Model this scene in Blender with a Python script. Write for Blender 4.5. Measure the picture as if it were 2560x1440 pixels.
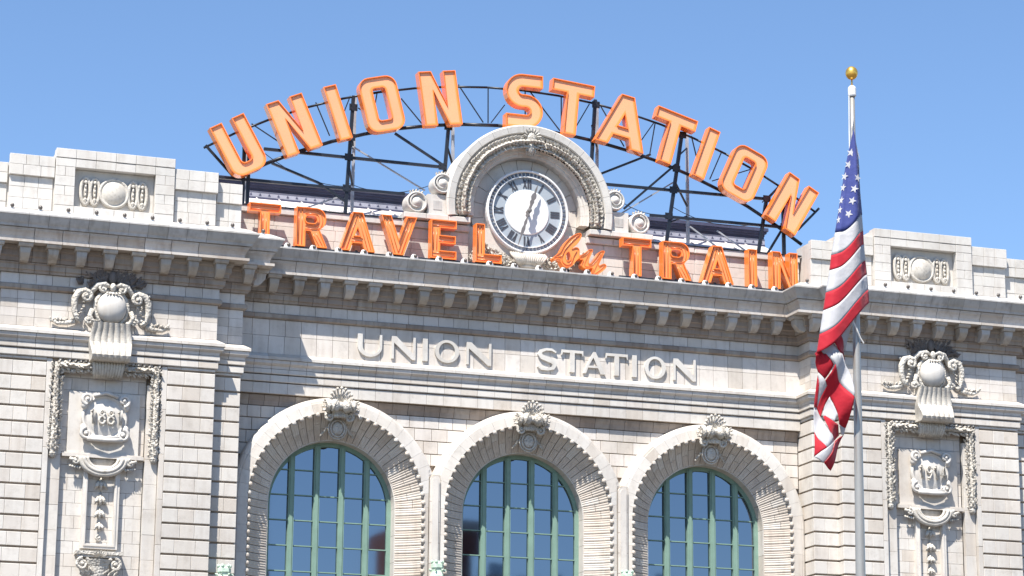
import bpy, bmesh, math, random
from mathutils import Vector, Matrix
from mathutils.geometry import tessellate_polygon

random.seed(7)
for o in list(bpy.data.objects):
    bpy.data.objects.remove(o)
scene = bpy.context.scene
COL = scene.collection
PI = math.pi

# ------------------------------------------------------------------ camera
YAW, PITCH, ROLL = 0.32370, 0.23647, 0.00792
cam = bpy.data.cameras.new('camera')
cam.sensor_width = 36.0
cam.lens = 6477.6 / 2560 * 36.0
cam.clip_start = 0.5
cam.clip_end = 4000
camo = bpy.data.objects.new('camera', cam)
COL.objects.link(camo)
fw = Vector((math.sin(YAW) * math.cos(PITCH), math.cos(YAW) * math.cos(PITCH), math.sin(PITCH)))
rt = Vector((math.cos(YAW), -math.sin(YAW), 0))
up = rt.cross(fw)
r2 = rt * math.cos(ROLL) + up * math.sin(ROLL)
u2 = up * math.cos(ROLL) - rt * math.sin(ROLL)
M = Matrix((r2, u2, -fw)).transposed().to_4x4()
M.translation = Vector((-25.22, -73.70, 1.761))
camo.matrix_world = M
scene.camera = camo

# ------------------------------------------------------------------ light
TO_SUN = Vector((-0.885, -1.0, 2.2)).normalized()
SUN_EL = math.asin(TO_SUN.z)
SUN_ROT = math.atan2(TO_SUN.x, TO_SUN.y)
world = bpy.data.worlds.new('World')
scene.world = world
world.use_nodes = True
wn = world.node_tree
wn.nodes.clear()
sky = wn.nodes.new('ShaderNodeTexSky')
sky.sky_type = 'NISHITA'
sky.sun_disc = False
sky.sun_elevation = SUN_EL
sky.sun_rotation = SUN_ROT % (2 * PI)
sky.altitude = 1600
sky.air_density = 1.0
sky.dust_density = 0.2
sky.ozone_density = 3.0
bg = wn.nodes.new('ShaderNodeBackground')
bg.inputs['Strength'].default_value = 0.103
hsv = wn.nodes.new('ShaderNodeHueSaturation')
hsv.inputs['Hue'].default_value = 0.5
hsv.inputs['Saturation'].default_value = 1.05
hsv.inputs['Value'].default_value = 1.0
wo = wn.nodes.new('ShaderNodeOutputWorld')
wn.links.new(sky.outputs[0], hsv.inputs['Color'])
wn.links.new(hsv.outputs[0], bg.inputs['Color'])
wn.links.new(bg.outputs[0], wo.inputs['Surface'])
sun = bpy.data.lights.new('sun', 'SUN')
sun.energy = 5.0
sun.angle = math.radians(0.5)
sun.color = (1.0, 0.945, 0.86)
suno = bpy.data.objects.new('sun', sun)
COL.objects.link(suno)
suno.rotation_euler = (-TO_SUN).to_track_quat('-Z', 'Y').to_euler()
suno.location = (-60, -60, 120)
scene.view_settings.view_transform = 'Standard'
scene.view_settings.look = 'None'
scene.view_settings.gamma = 1.0
scene.view_settings.use_curve_mapping = False
scene.view_settings.exposure = 1.0
scene.cycles.max_bounces = 6
scene.cycles.use_denoising = True


# ------------------------------------------------------------------ materials
def new_mat(name):
    m = bpy.data.materials.new(name)
    m.use_nodes = True
    nt = m.node_tree
    b = nt.nodes['Principled BSDF']
    return m, nt, b


def nd(nt, typ, **kw):
    n = nt.nodes.new(typ)
    for k, v in kw.items():
        setattr(n, k, v)
    return n


def stone(name, cols, stain=(0.23, 0.17, 0.12), amount=0.3, rough=0.62, bump=0.25, grime_shade=.22, grime_shade_scale=4.0, chisel=0):
    """stone whose tone changes from block to block, with mottling, rain streaks and fine grain"""
    m, nt, b = new_mat(name)
    L = nt.links.new
    oi = nd(nt, 'ShaderNodeObjectInfo')
    ramp = nd(nt, 'ShaderNodeValToRGB')
    e = ramp.color_ramp.elements
    while len(e) < len(cols):
        e.new(0.5)
    for i, c in enumerate(cols):
        e[i].position = i / max(1, len(cols) - 1)
        e[i].color = (*c, 1)
    L(oi.outputs['Random'], ramp.inputs[0])
    geo = nd(nt, 'ShaderNodeNewGeometry')
    n1 = nd(nt, 'ShaderNodeTexNoise')
    n1.inputs['Scale'].default_value = 1.7
    n1.inputs['Detail'].default_value = 6
    L(geo.outputs['Position'], n1.inputs['Vector'])
    mp = nd(nt, 'ShaderNodeMapping')
    mp.inputs['Scale'].default_value = (7, 7, 0.55)
    L(geo.outputs['Position'], mp.inputs['Vector'])
    n2 = nd(nt, 'ShaderNodeTexNoise')
    n2.inputs['Scale'].default_value = 1.0
    n2.inputs['Detail'].default_value = 4
    L(mp.outputs[0], n2.inputs['Vector'])
    mul = nd(nt, 'ShaderNodeMath', operation='MULTIPLY')
    L(n1.outputs['Fac'], mul.inputs[0])
    L(n2.outputs['Fac'], mul.inputs[1])
    mr = nd(nt, 'ShaderNodeMapRange')
    mr.inputs['From Min'].default_value = 0.22
    mr.inputs['From Max'].default_value = 0.42
    mr.inputs['To Max'].default_value = amount
    L(mul.outputs[0], mr.inputs['Value'])
    mix = nd(nt, 'ShaderNodeMix', data_type='RGBA')
    L(mr.outputs[0], mix.inputs['Factor'])
    L(ramp.outputs[0], mix.inputs['A'])
    mix.inputs['B'].default_value = (*stain, 1)
    n4 = nd(nt, 'ShaderNodeTexNoise')
    n4.inputs['Scale'].default_value = grime_shade_scale
    n4.inputs['Detail'].default_value = 8
    n4.inputs['Roughness'].default_value = .7
    L(geo.outputs['Position'], n4.inputs['Vector'])
    mr4 = nd(nt, 'ShaderNodeMapRange')
    mr4.inputs['From Min'].default_value = .52
    mr4.inputs['From Max'].default_value = .70
    mr4.inputs['To Max'].default_value = grime_shade
    L(n4.outputs['Fac'], mr4.inputs['Value'])
    mix4 = nd(nt, 'ShaderNodeMix', data_type='RGBA')
    L(mr4.outputs[0], mix4.inputs['Factor'])
    L(mix.outputs['Result'], mix4.inputs['A'])
    mix4.inputs['B'].default_value = (.17, .14, .11, 1)
    n5 = nd(nt, 'ShaderNodeTexNoise')
    n5.inputs['Scale'].default_value = .45
    n5.inputs['Detail'].default_value = 3
    L(geo.outputs['Position'], n5.inputs['Vector'])
    mr5 = nd(nt, 'ShaderNodeMapRange')
    mr5.inputs['From Min'].default_value = .3
    mr5.inputs['From Max'].default_value = .7
    mr5.inputs['To Min'].default_value = .90
    mr5.inputs['To Max'].default_value = 1.10
    L(n5.outputs['Fac'], mr5.inputs['Value'])
    hs5 = nd(nt, 'ShaderNodeHueSaturation')
    L(mix4.outputs['Result'], hs5.inputs['Color'])
    L(mr5.outputs[0], hs5.inputs['Value'])
    L(hs5.outputs[0], b.inputs['Base Color'])
    b.inputs['Roughness'].default_value = rough
    n3 = nd(nt, 'ShaderNodeTexNoise')
    n3.inputs['Scale'].default_value = 26
    n3.inputs['Detail'].default_value = 5
    L(geo.outputs['Position'], n3.inputs['Vector'])
    bp = nd(nt, 'ShaderNodeBump')
    bp.inputs['Strength'].default_value = bump
    bp.inputs['Distance'].default_value = 0.012
    L(n3.outputs['Fac'], bp.inputs['Height'])
    if chisel:
        vo = nd(nt, 'ShaderNodeTexVoronoi')
        vo.inputs['Scale'].default_value = 15
        L(geo.outputs['Position'], vo.inputs['Vector'])
        bv = nd(nt, 'ShaderNodeBump')
        bv.inputs['Strength'].default_value = chisel
        bv.inputs['Distance'].default_value = .03
        L(vo.outputs['Distance'], bv.inputs['Height'])
        L(bv.outputs[0], bp.inputs['Normal'])
    L(bp.outputs[0], b.inputs['Normal'])
    return m


def plain(name, c, rough=0.5, metal=0.0, var=0.12, scale=3.0, coat=0.0, spec=0.5):
    m, nt, b = new_mat(name)
    L = nt.links.new
    geo = nd(nt, 'ShaderNodeNewGeometry')
    n = nd(nt, 'ShaderNodeTexNoise')
    n.inputs['Scale'].default_value = scale
    n.inputs['Detail'].default_value = 5
    L(geo.outputs['Position'], n.inputs['Vector'])
    mr = nd(nt, 'ShaderNodeMapRange')
    mr.inputs['From Min'].default_value = 0.3
    mr.inputs['From Max'].default_value = 0.7
    mr.inputs['To Min'].default_value = 1 - var
    mr.inputs['To Max'].default_value = 1 + var
    L(n.outputs['Fac'], mr.inputs['Value'])
    hs = nd(nt, 'ShaderNodeHueSaturation')
    hs.inputs['Color'].default_value = (*c, 1)
    L(mr.outputs[0], hs.inputs['Value'])
    L(hs.outputs[0], b.inputs['Base Color'])
    b.inputs['Roughness'].default_value = rough
    b.inputs['Metallic'].default_value = metal
    b.inputs['Coat Weight'].default_value = coat
    b.inputs['Specular IOR Level'].default_value = spec
    return m


MAT = {}
MAT['stone'] = stone('terracotta', [(0.494, 0.443, 0.386), (0.541, 0.505, 0.464), (0.561, 0.53, 0.489), (0.567, 0.536, 0.494), (0.551, 0.505, 0.453), (0.572, 0.546, 0.51)], amount=.22)
MAT['parapet'] = stone('parapet_stone', [(0.52, 0.495, 0.455), (0.555, 0.53, 0.495), (0.535, 0.51, 0.475), (0.56, 0.54, 0.505)], amount=.22)
MAT['carved'] = stone('carved_stone', [(0.5, 0.465, 0.41), (0.53, 0.5, 0.45)], stain=(.16, .13, .10), amount=.35, bump=.9, grime_shade=.85, grime_shade_scale=11.0, chisel=.8)  # strong dark mottle paints in crevice shadow along with soot
MAT['smoothcarved'] = stone('smooth_carved_stone', [(0.5, 0.465, 0.41), (0.53, 0.5, 0.45)], stain=(.16, .13, .10), amount=.35, bump=.9, grime_shade=.6, grime_shade_scale=11.0, chisel=0)  # same painted crevice shadow and soot, weaker and without chisel marks
MAT['frieze'] = stone('frieze_stone', [(0.53, 0.482, 0.429), (0.578, 0.535, 0.493), (0.599, 0.557, 0.514), (0.498, 0.451, 0.398), (0.583, 0.546, 0.509)], amount=.22)
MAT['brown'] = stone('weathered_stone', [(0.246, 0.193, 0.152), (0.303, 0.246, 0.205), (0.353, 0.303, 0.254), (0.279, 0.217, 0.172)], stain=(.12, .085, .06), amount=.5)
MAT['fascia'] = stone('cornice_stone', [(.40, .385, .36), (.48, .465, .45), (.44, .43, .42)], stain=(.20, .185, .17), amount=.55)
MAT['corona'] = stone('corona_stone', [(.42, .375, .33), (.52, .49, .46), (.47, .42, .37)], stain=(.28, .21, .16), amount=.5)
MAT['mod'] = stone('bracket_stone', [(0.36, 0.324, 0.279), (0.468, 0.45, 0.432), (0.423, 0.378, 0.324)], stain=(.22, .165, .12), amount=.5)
MAT['voussoir'] = stone('voussoir_stone', [(0.45, 0.396, 0.342), (0.522, 0.468, 0.414), (0.486, 0.423, 0.36), (0.54, 0.504, 0.459)], stain=(.24, .18, .13), amount=.3)
MAT['soot'] = stone('sooty_stone', [(.10, .085, .08), (.14, .12, .11)], stain=(.04, .035, .03), amount=.5)
MAT['mortar'] = stone('mortar', [(.30, .235, .18), (.30, .235, .18)], amount=.3)
MAT['steel'] = plain('painted_steel', (.007, .010, .018), .45, .0, .25)
MAT['steel_lit'] = plain('painted_steel_sunlit', (.36, .37, .40), .5, .3, .2)  # same dark paint as the steel, with its sunlit look put into the colour
MAT['face'] = plain('letter_face', (.84, .37, .18), .38, 0, .03, 1.5, coat=.3)
MAT['face2'] = plain('travel_letter_face', (.78, .27, .085), .38, 0, .05, 2.5, coat=.3)
MAT['side'] = plain('letter_side', (.90, .215, .03), .30, 0, .06, 2.0, coat=.5)
MAT['script'] = plain('script_letter_face', (.86, .27, .06), .38, 0, .05, 2, coat=.3)
MAT['edge'] = plain('letter_edge', (.86, .29, .075), .38, 0, .05, 2, coat=.3)
MAT['tube'] = plain('neon_tube', (.60, .17, .04), .25, 0, .02, 1)
MAT['green'] = plain('green_frame_paint', (.185, .285, .235), .6, 0, .08, 3, spec=.2)
MAT['verdigris'] = plain('verdigris_copper', (.46, .58, .47), .6, 0, .25, 9)
MAT['white'] = plain('white_enamel', (.70, .70, .70), .35, 0, .02)
MAT['dial'] = plain('dial_grey', (.33, .37, .41), .4, 0, .03)
MAT['numeral'] = plain('numeral_grey', (.055, .055, .065), .4, 0, .1)
MAT['hand'] = plain('hand_grey', (.17, .155, .15), .45, .2, .1)
MAT['bead'] = plain('dial_bead', (.09, .10, .13), .25, 0, .1)
MAT['bulb'] = plain('lamp_glass', (.10, .085, .075), .2, 0, .1, spec=.6)
MAT['rope'] = plain('rope', (.70, .69, .66), .8, 0, .08)
MAT['gold'] = plain('gilded_ball', (.85, .50, .10), .34, .85, .05)
MAT['pole'] = plain('brushed_aluminium', (.36, .345, .32), .38, .45, .05)
MAT['roofmetal'] = plain('white_roof_sheet', (.62, .59, .58), .5, 0, .05)
MAT['navy'] = plain('dark_roof_cornice', (.055, .06, .11), .5, 0, .15)
MAT['bluegrey'] = plain('bluegrey_band', (.30, .31, .38), .5, 0, .1)
MAT['ground'] = plain('paving', (.085, .072, .06), .8, 0, .12, .4)
MAT['brick'] = plain('red_brick', (.16, .055, .04), .8, 0, .2, 2)


def cloth(name, c):
    m, nt, b = new_mat(name)
    L = nt.links.new
    geo = nd(nt, 'ShaderNodeNewGeometry')
    n = nd(nt, 'ShaderNodeTexNoise')
    n.inputs['Scale'].default_value = 5
    L(geo.outputs['Position'], n.inputs['Vector'])
    bp = nd(nt, 'ShaderNodeBump')
    bp.inputs['Strength'].default_value = .6
    bp.inputs['Distance'].default_value = .03
    L(n.outputs['Fac'], bp.inputs['Height'])
    b.inputs['Base Color'].default_value = (*c, 1)
    b.inputs['Roughness'].default_value = .75
    b.inputs['Sheen Weight'].default_value = .2
    tr = nd(nt, 'ShaderNodeBsdfTranslucent')
    tr.inputs['Color'].default_value = (*c, 1)
    mx = nd(nt, 'ShaderNodeMixShader')
    mx.inputs[0].default_value = .3
    out = nt.nodes['Material Output']
    L(bp.outputs[0], b.inputs['Normal'])
    L(b.outputs[0], mx.inputs[1])
    L(tr.outputs[0], mx.inputs[2])
    L(mx.outputs[0], out.inputs['Surface'])
    return m


MAT['fred'] = cloth('flag_red', (.50, .004, .022))
MAT['fwhite'] = cloth('flag_white', (.56, .56, .58))
MAT['fblue'] = cloth('flag_blue', (.045, .065, .27))


def glass():
    m, nt, b = new_mat('coated_window_glass')
    L = nt.links.new
    geo = nd(nt, 'ShaderNodeNewGeometry')
    n = nd(nt, 'ShaderNodeTexNoise')
    n.inputs['Scale'].default_value = .9
    n.inputs['Detail'].default_value = 2
    L(geo.outputs['Position'], n.inputs['Vector'])
    bp = nd(nt, 'ShaderNodeBump')
    bp.inputs['Strength'].default_value = .04
    bp.inputs['Distance'].default_value = .01
    L(n.outputs['Fac'], bp.inputs['Height'])
    L(bp.outputs[0], b.inputs['Normal'])
    b.inputs['Base Color'].default_value = (.22, .25, .295, 1)
    b.inputs['Metallic'].default_value = 1
    b.inputs['Roughness'].default_value = .03
    return m


MAT['glass'] = glass()


# ------------------------------------------------------------------ mesh helpers
class MB:
    """collects faces for ONE mesh object"""
    def __init__(self):
        self.v, self.f, self.m = [], [], []

    def add(self, verts, faces, mi=0):
        o = len(self.v)
        self.v += [tuple(p) for p in verts]
        self.f += [tuple(i + o for i in f) for f in faces]
        self.m += [mi] * len(faces)

    def box(self, x0, x1, y0, y1, z0, z1, mi=0):
        self.add([(x0, y0, z0), (x1, y0, z0), (x1, y1, z0), (x0, y1, z0), (x0, y0, z1), (x1, y0, z1), (x1, y1, z1), (x0, y1, z1)],
                 [(0, 3, 2, 1), (4, 5, 6, 7), (0, 1, 5, 4), (1, 2, 6, 5), (2, 3, 7, 6), (3, 0, 4, 7)], mi)

    def bar(self, a, b, t, t2=None, mi=0):
        """square bar from a to b"""
        a, b = Vector(a), Vector(b)
        d = (b - a).normalized()
        s = d.cross(Vector((0, 1, 0)))
        if s.length < 1e-3:
            s = Vector((1, 0, 0))
        s.normalize()
        q = d.cross(s).normalized()
        h, k = t / 2, (t2 or t) / 2
        P = [p + s * i * h + q * j * k for p in (a, b) for i, j in ((-1, -1), (1, -1), (1, 1), (-1, 1))]
        self.add(P, [(0, 1, 2, 3), (7, 6, 5, 4), (0, 4, 5, 1), (1, 5, 6, 2), (2, 6, 7, 3), (3, 7, 4, 0)], mi)

    def tube(self, pts, r, seg=8, closed=False, mi=0):
        pts = [Vector(p) for p in pts]
        n = len(pts)
        rs = r if isinstance(r, (list, tuple)) else [r] * n
        ref = None
        vs = []
        for i, p in enumerate(pts):
            a = pts[(i - 1) % n] if (closed or i > 0) else p
            b = pts[(i + 1) % n] if (closed or i < n - 1) else p
            d = (b - a).normalized()
            if ref is None:
                ref = Vector((0, 1, 0)) if abs(d.y) < .9 else Vector((0, 0, 1))
            s = d.cross(ref).normalized()
            ref = s.cross(d).normalized()
            for k in range(seg):
                t = 2 * PI * k / seg
                vs.append(p + (s * math.cos(t) + ref * math.sin(t)) * rs[i])
        fs = []
        for i in range(n if closed else n - 1):
            j = (i + 1) % n
            for k in range(seg):
                l = (k + 1) % seg
                fs.append((i * seg + k, i * seg + l, j * seg + l, j * seg + k))
        if not closed:
            fs.append(tuple(range(seg))[::-1])
            fs.append(tuple((n - 1) * seg + k for k in range(seg)))
        self.add(vs, fs, mi)

    def ball(self, c, rx, ry=None, rz=None, seg=12, rings=7, mi=0, rot=None):
        ry = rx if ry is None else ry
        rz = rx if rz is None else rz
        c = Vector(c)
        vs = [Vector((0, 0, -rz))]
        for i in range(1, rings):
            t = -PI / 2 + PI * i / rings
            for k in range(seg):
                a = 2 * PI * k / seg
                vs.append(Vector((rx * math.cos(t) * math.cos(a), ry * math.cos(t) * math.sin(a), rz * math.sin(t))))
        vs.append(Vector((0, 0, rz)))
        fs = [(0, 1 + (k + 1) % seg, 1 + k) for k in range(seg)]
        for i in range(rings - 2):
            for k in range(seg):
                a, b = 1 + i * seg + k, 1 + i * seg + (k + 1) % seg
                fs.append((a, b, b + seg, a + seg))
        t = len(vs) - 1
        fs += [(1 + (rings - 2) * seg + k, 1 + (rings - 2) * seg + (k + 1) % seg, t) for k in range(seg)]
        if rot is not None:
            vs = [rot @ p for p in vs]
        self.add([p + c for p in vs], fs, mi)

    def lathe(self, prof, c, axis='Y', seg=24, mi=0):
        """prof: (radius, height along axis)"""
        c = Vector(c)
        vs, fs = [], []
        for r, h in prof:
            for k in range(seg):
                a = 2 * PI * k / seg
                x, y = r * math.cos(a), r * math.sin(a)
                vs.append(c + (Vector((x, h, y)) if axis == 'Y' else Vector((x, y, h)) if axis == 'Z' else Vector((h, x, y))))
        n = len(prof)
        for i in range(n - 1):
            for k in range(seg):
                l = (k + 1) % seg
                fs.append((i * seg + k, i * seg + l, (i + 1) * seg + l, (i + 1) * seg + k))
        fs.append(tuple(range(seg))[::-1])
        fs.append(tuple((n - 1) * seg + k for k in range(seg)))
        self.add(vs, fs, mi)

    def loops(self, loops, y0, y1, mi=0, caps=True):
        """extrude flat outline(s) (x,z) from y0 (front) to y1 (back); first loop outer, others holes"""
        self.walls(loops, y0, y1, mi)
        if caps:
            self.cap(loops, y0, mi)
            self.cap(loops, y1, mi)

    def walls(self, loops, y0, y1, mi=0):
        for lp in loops:
            n = len(lp)
            self.add([(x, y0, z) for x, z in lp] + [(x, y1, z) for x, z in lp],
                     [(i, (i + 1) % n, n + (i + 1) % n, n + i) for i in range(n)], mi)

    def cap(self, loops, y, mi=0):
        tri = tessellate_polygon([[Vector((x, z, 0)) for x, z in lp] for lp in loops])
        flat = [p for lp in loops for p in lp]
        self.add([(x, y, z) for x, z in flat], [tuple(t) for t in tri], mi)

    def strip(self, A, B, y, mi=0):
        n = len(A)
        self.add([(x, y, z) for x, z in A] + [(x, y, z) for x, z in B],
                 [(i, (i + 1) % n, n + (i + 1) % n, n + i) for i in range(n)], mi)

    def build(self, name, mats, parent=None, smooth=False, fix=True):
        me = bpy.data.meshes.new(name)
        me.from_pydata(self.v, [], self.f)
        if not isinstance(mats, (list, tuple)):
            mats = [mats]
        for m in mats:
            me.materials.append(MAT[m])
        if len(mats) > 1:
            me.polygons.foreach_set('material_index', self.m)
        if fix:
            bm = bmesh.new()
            bm.from_mesh(me)
            bmesh.ops.remove_doubles(bm, verts=bm.verts, dist=1e-5)
            bmesh.ops.recalc_face_normals(bm, faces=bm.faces)
            bm.to_mesh(me)
            bm.free()
        if smooth:
            me.polygons.foreach_set('use_smooth', [True] * len(me.polygons))
        me.update()
        o = bpy.data.objects.new(name, me)
        COL.objects.link(o)
        if parent is not None:
            o.parent = parent
        return o


def empty(name, label, cat, loc=(0, 0, 0), group=None):
    o = bpy.data.objects.new(name, None)
    COL.objects.link(o)
    o.location = loc
    o['label'] = label
    o['category'] = cat
    if group:
        o['group'] = group
    return o


def block(name, mat, parent, x0, x1, y0, y1, z0, z1, c=.008):
    """stone with chamfered front edges; front at y0 (towards the viewer)"""
    m = MB()
    y0 += random.uniform(-.004, .004)
    m.add([(x0 + c, y0, z0 + c), (x1 - c, y0, z0 + c), (x1 - c, y0, z1 - c), (x0 + c, y0, z1 - c),
           (x0, y0 + c, z0), (x1, y0 + c, z0), (x1, y0 + c, z1), (x0, y0 + c, z1),
           (x0, y1, z0), (x1, y1, z0), (x1, y1, z1), (x0, y1, z1)],
          [(0, 1, 2, 3), (4, 5, 1, 0), (5, 6, 2, 1), (6, 7, 3, 2), (7, 4, 0, 3), (8, 9, 5, 4), (9, 10, 6, 5), (10, 11, 7, 6), (11, 8, 4, 7), (11, 10, 9, 8)])
    return m.build(name, mat, parent, fix=False)


def cuts(a, b, L, jitter=0.0):
    n = max(1, round(abs(b - a) / L))
    t = [a + (b - a) * i / n for i in range(n + 1)]
    for i in range(1, n):
        t[i] += (random.random() - .5) * jitter * L
    return t


def arc(cx, cz, r, a0, a1, n):
    return [(cx + r * math.cos(a0 + (a1 - a0) * i / n), cz + r * math.sin(a0 + (a1 - a0) * i / n)) for i in range(n + 1)]


def offset(lp, d):
    """move a closed outline (x,z) inwards by d (outer loop counter-clockwise)"""
    n = len(lp)
    out = []
    for i in range(n):
        p, q, r = Vector(lp[i - 1]), Vector(lp[i]), Vector(lp[(i + 1) % n])
        a, b = (q - p).normalized(), (r - q).normalized()
        na, nb = Vector((-a.y, a.x)), Vector((-b.y, b.x))
        k = (na + nb) / max(.35, 1 + na.dot(nb))
        out.append(tuple(q + k * d))
    return out


def ccw(lp):
    s = sum(lp[i][0] * lp[(i + 1) % len(lp)][1] - lp[(i + 1) % len(lp)][0] * lp[i][1] for i in range(len(lp)))
    return list(lp) if s > 0 else list(lp)[::-1]

# ------------------------------------------------------------------ ground
g = MB()
g.add([(-1500, -1500, 0), (1500, -1500, 0), (1500, 1500, 0), (-1500, 1500, 0)], [(0, 1, 2, 3)])
go = g.build('ground', 'ground', fix=False)
go['kind'] = 'structure'
go['label'] = 'pale paved plaza in front of the station'

# ------------------------------------------------------------------ station building
XP, PW, PWW, XS = 13.09, 1.732, 3.128, 9.13      # pavilion centre, panel half width, pavilion half width, strip edge
XI, XO, XE = XP - PWW, XP + PWW, XP + PWW + .83
D1, D2 = .95, 1.3
YF = -.10       # plane of the central frieze
ST = empty('station_building', 'cream stone railway station facade with three arched windows under a deep cornice', 'building')

# backing walls
w = MB()
for s in (-1, 1):
    for a, b, y in ((XI + .07, XO - .07, -D2 + .07), (XO - .07, XE - .07, -D1 + .07), (XS + .07, XI + .07, -D1 + .07)):
        x0, x1 = sorted((s * a, s * b))
        if abs(a - (XI + .07)) < 1e-6 and abs(b - (XO - .07)) < 1e-6:
            # pavilion: a deep panel recess runs up the middle
            c = s * XP
            w.box(x0, c - 1.6, y, 4, 0, 21.1)
            w.box(c + 1.6, x1, y, 4, 0, 21.1)
            w.box(c - 1.6, c + 1.6, y, 4, 16.72, 21.1)
            w.box(c - 1.6, c + 1.6, -D2 + .42, 4, 0, 16.72)
        else:
            w.box(x0, x1, y, 4, 0, 21.1)
w.box(-XS - .07, XS + .07, YF + .07, 1.1, 16.62, 21.1)
w.build('wall', 'mortar', ST)

# wall plate with the three arch openings
ZC = 13.46
Rp = 2.72
w = MB()
for ci, cx in enumerate((-6, 0, 6)):
    top = [(cx + Rp * math.cos(PI * i / 24), ZC + Rp * math.sin(PI * i / 24)) for i in range(25)]
    lo, hi = cx - 3, cx + 3
    if ci == 0:
        lo = -XS - .07
    if ci == 2:
        hi = XS + .07
    outline = [(hi, 6), (hi, 16.62), (lo, 16.62), (lo, 6), (cx - Rp, 6)] + top[::-1] + [(cx + Rp, 6)]
    w.loops([ccw(outline)], .17, 1.1)
w.box(-XS - .07, XS + .07, .17, 1.1, 0, 6)
w.build('arcade_wall', 'mortar', ST)
# hall behind
w = MB()
w.box(-XS - .3, XS + .3, 4.0, 12, 0, 20.5)
w.build('hall', 'roofmetal', ST)

PATH = [(-XE, 4), (-XE, -D1), (-XO, -D1), (-XO, -D2), (-XI, -D2), (-XI, -D1), (-XS, -D1), (-XS, YF),
        (XS, YF), (XS, -D1), (XI, -D1), (XI, -D2), (XO, -D2), (XO, -D1), (XE, -D1), (XE, 4)]
CENTRE = 7


def run_blocks(name, prof, L, mat, segs=None, gap=.012, skip=None, centres=None, parent=ST):
    """stones of a moulding that follows the broken plan of the facade. prof: (out, z) front points, closed at the back"""
    n = len(PATH)
    back = -.1
    prof = [(back, prof[0][1])] + list(prof) + [(back, prof[-1][1])]
    k = len(prof)
    P = [Vector(p) for p in PATH]
    nor = []
    for i in range(n - 1):
        d = (P[i + 1] - P[i]).normalized()
        nor.append(Vector((d.y, -d.x)))
    for i in range(n - 1):
        if segs is not None and i not in segs:
            continue
        ln = (P[i + 1] - P[i]).length
        d = (P[i + 1] - P[i]).normalized()
        ms = nor[i] if i == 0 else (nor[i - 1] + nor[i]) / (1 + nor[i - 1].dot(nor[i]))
        me = nor[i] if i == n - 2 else (nor[i] + nor[i + 1]) / (1 + nor[i].dot(nor[i + 1]))
        T = cuts(0, ln, L, .06) if ln > L * 1.4 else [0, ln]
        for j in range(len(T) - 1):
            if skip and skip(i, P[i] + d * (T[j] + T[j + 1]) / 2):
                continue
            vs = []
            for e in (0, 1):
                t = T[j + e]
                first, last = (t < 1e-6), (t > ln - 1e-6)
                for o, z in prof:
                    if first:
                        q = P[i] + ms * o
                    elif last:
                        q = P[i + 1] + me * o
                    else:
                        q = P[i] + d * (t + (gap / 2 if e == 0 else -gap / 2)) + nor[i] * o
                    vs.append((q.x, q.y, z))
            m = MB()
            m.add(vs, [(a, (a + 1) % k, k + (a + 1) % k, k + a) for a in range(k)] + [tuple(range(k))[::-1], tuple(k + a for a in range(k))])
            m.build(name, mat, parent)


ALL = None
PAV = [2, 3, 4, 5, 6, 8, 9, 10, 11, 12, 1, 13]
# cornice from the top down
PV = [1, 2, 3, 4, 5, 6, 8, 9, 10, 11, 12, 13]
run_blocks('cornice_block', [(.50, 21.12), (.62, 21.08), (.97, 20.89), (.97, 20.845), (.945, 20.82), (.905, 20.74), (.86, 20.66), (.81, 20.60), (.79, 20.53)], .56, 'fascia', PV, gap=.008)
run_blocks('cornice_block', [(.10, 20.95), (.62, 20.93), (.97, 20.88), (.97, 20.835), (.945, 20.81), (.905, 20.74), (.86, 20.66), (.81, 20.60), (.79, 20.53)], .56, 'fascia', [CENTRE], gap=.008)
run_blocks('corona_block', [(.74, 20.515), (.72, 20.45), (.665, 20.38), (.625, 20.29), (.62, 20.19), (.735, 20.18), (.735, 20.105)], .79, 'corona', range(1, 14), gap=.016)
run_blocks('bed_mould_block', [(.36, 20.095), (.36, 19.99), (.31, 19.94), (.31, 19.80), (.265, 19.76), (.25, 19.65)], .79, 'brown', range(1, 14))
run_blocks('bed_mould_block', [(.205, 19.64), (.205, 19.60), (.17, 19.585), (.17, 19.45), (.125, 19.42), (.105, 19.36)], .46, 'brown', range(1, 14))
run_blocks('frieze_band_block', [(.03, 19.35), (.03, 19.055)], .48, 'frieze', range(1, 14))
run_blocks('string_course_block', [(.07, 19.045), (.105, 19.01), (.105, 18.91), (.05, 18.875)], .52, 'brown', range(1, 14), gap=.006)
for z1, z0 in ((18.865, 18.38), (18.37, 17.835)):
    run_blocks('frieze_block', [(0, z1), (0, z0)], .50, 'frieze', [CENTRE], gap=.012)
for r in range(4):
    z1 = 18.865 - r * .2575
    run_blocks('frieze_block', [(0, z1), (0, z1 - .25)], .47, 'frieze', [2, 3, 4, 5, 6, 8, 9, 10, 11, 12, 13], gap=.010)
run_blocks('architrave_block', [(.03, 17.825), (.23, 17.70), (.23, 17.615)], .98, 'stone', range(1, 14), gap=.008)
run_blocks('architrave_block', [(.185, 17.605), (.185, 17.51), (.15, 17.48), (.09, 17.44), (.08, 17.36)], .54, 'frieze', range(1, 14))
run_blocks('architrave_block', [(.095, 17.345), (.095, 17.225), (.075, 17.205)], .54, 'stone', range(1, 14), gap=.009)
run_blocks('architrave_block', [(.06, 17.17), (.06, 16.995), (.045, 16.975)], .54, 'stone', range(1, 14), gap=.009)
run_blocks('architrave_block', [(.02, 16.94), (.02, 16.63)], .54, 'stone', [CENTRE], gap=.009)

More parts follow.
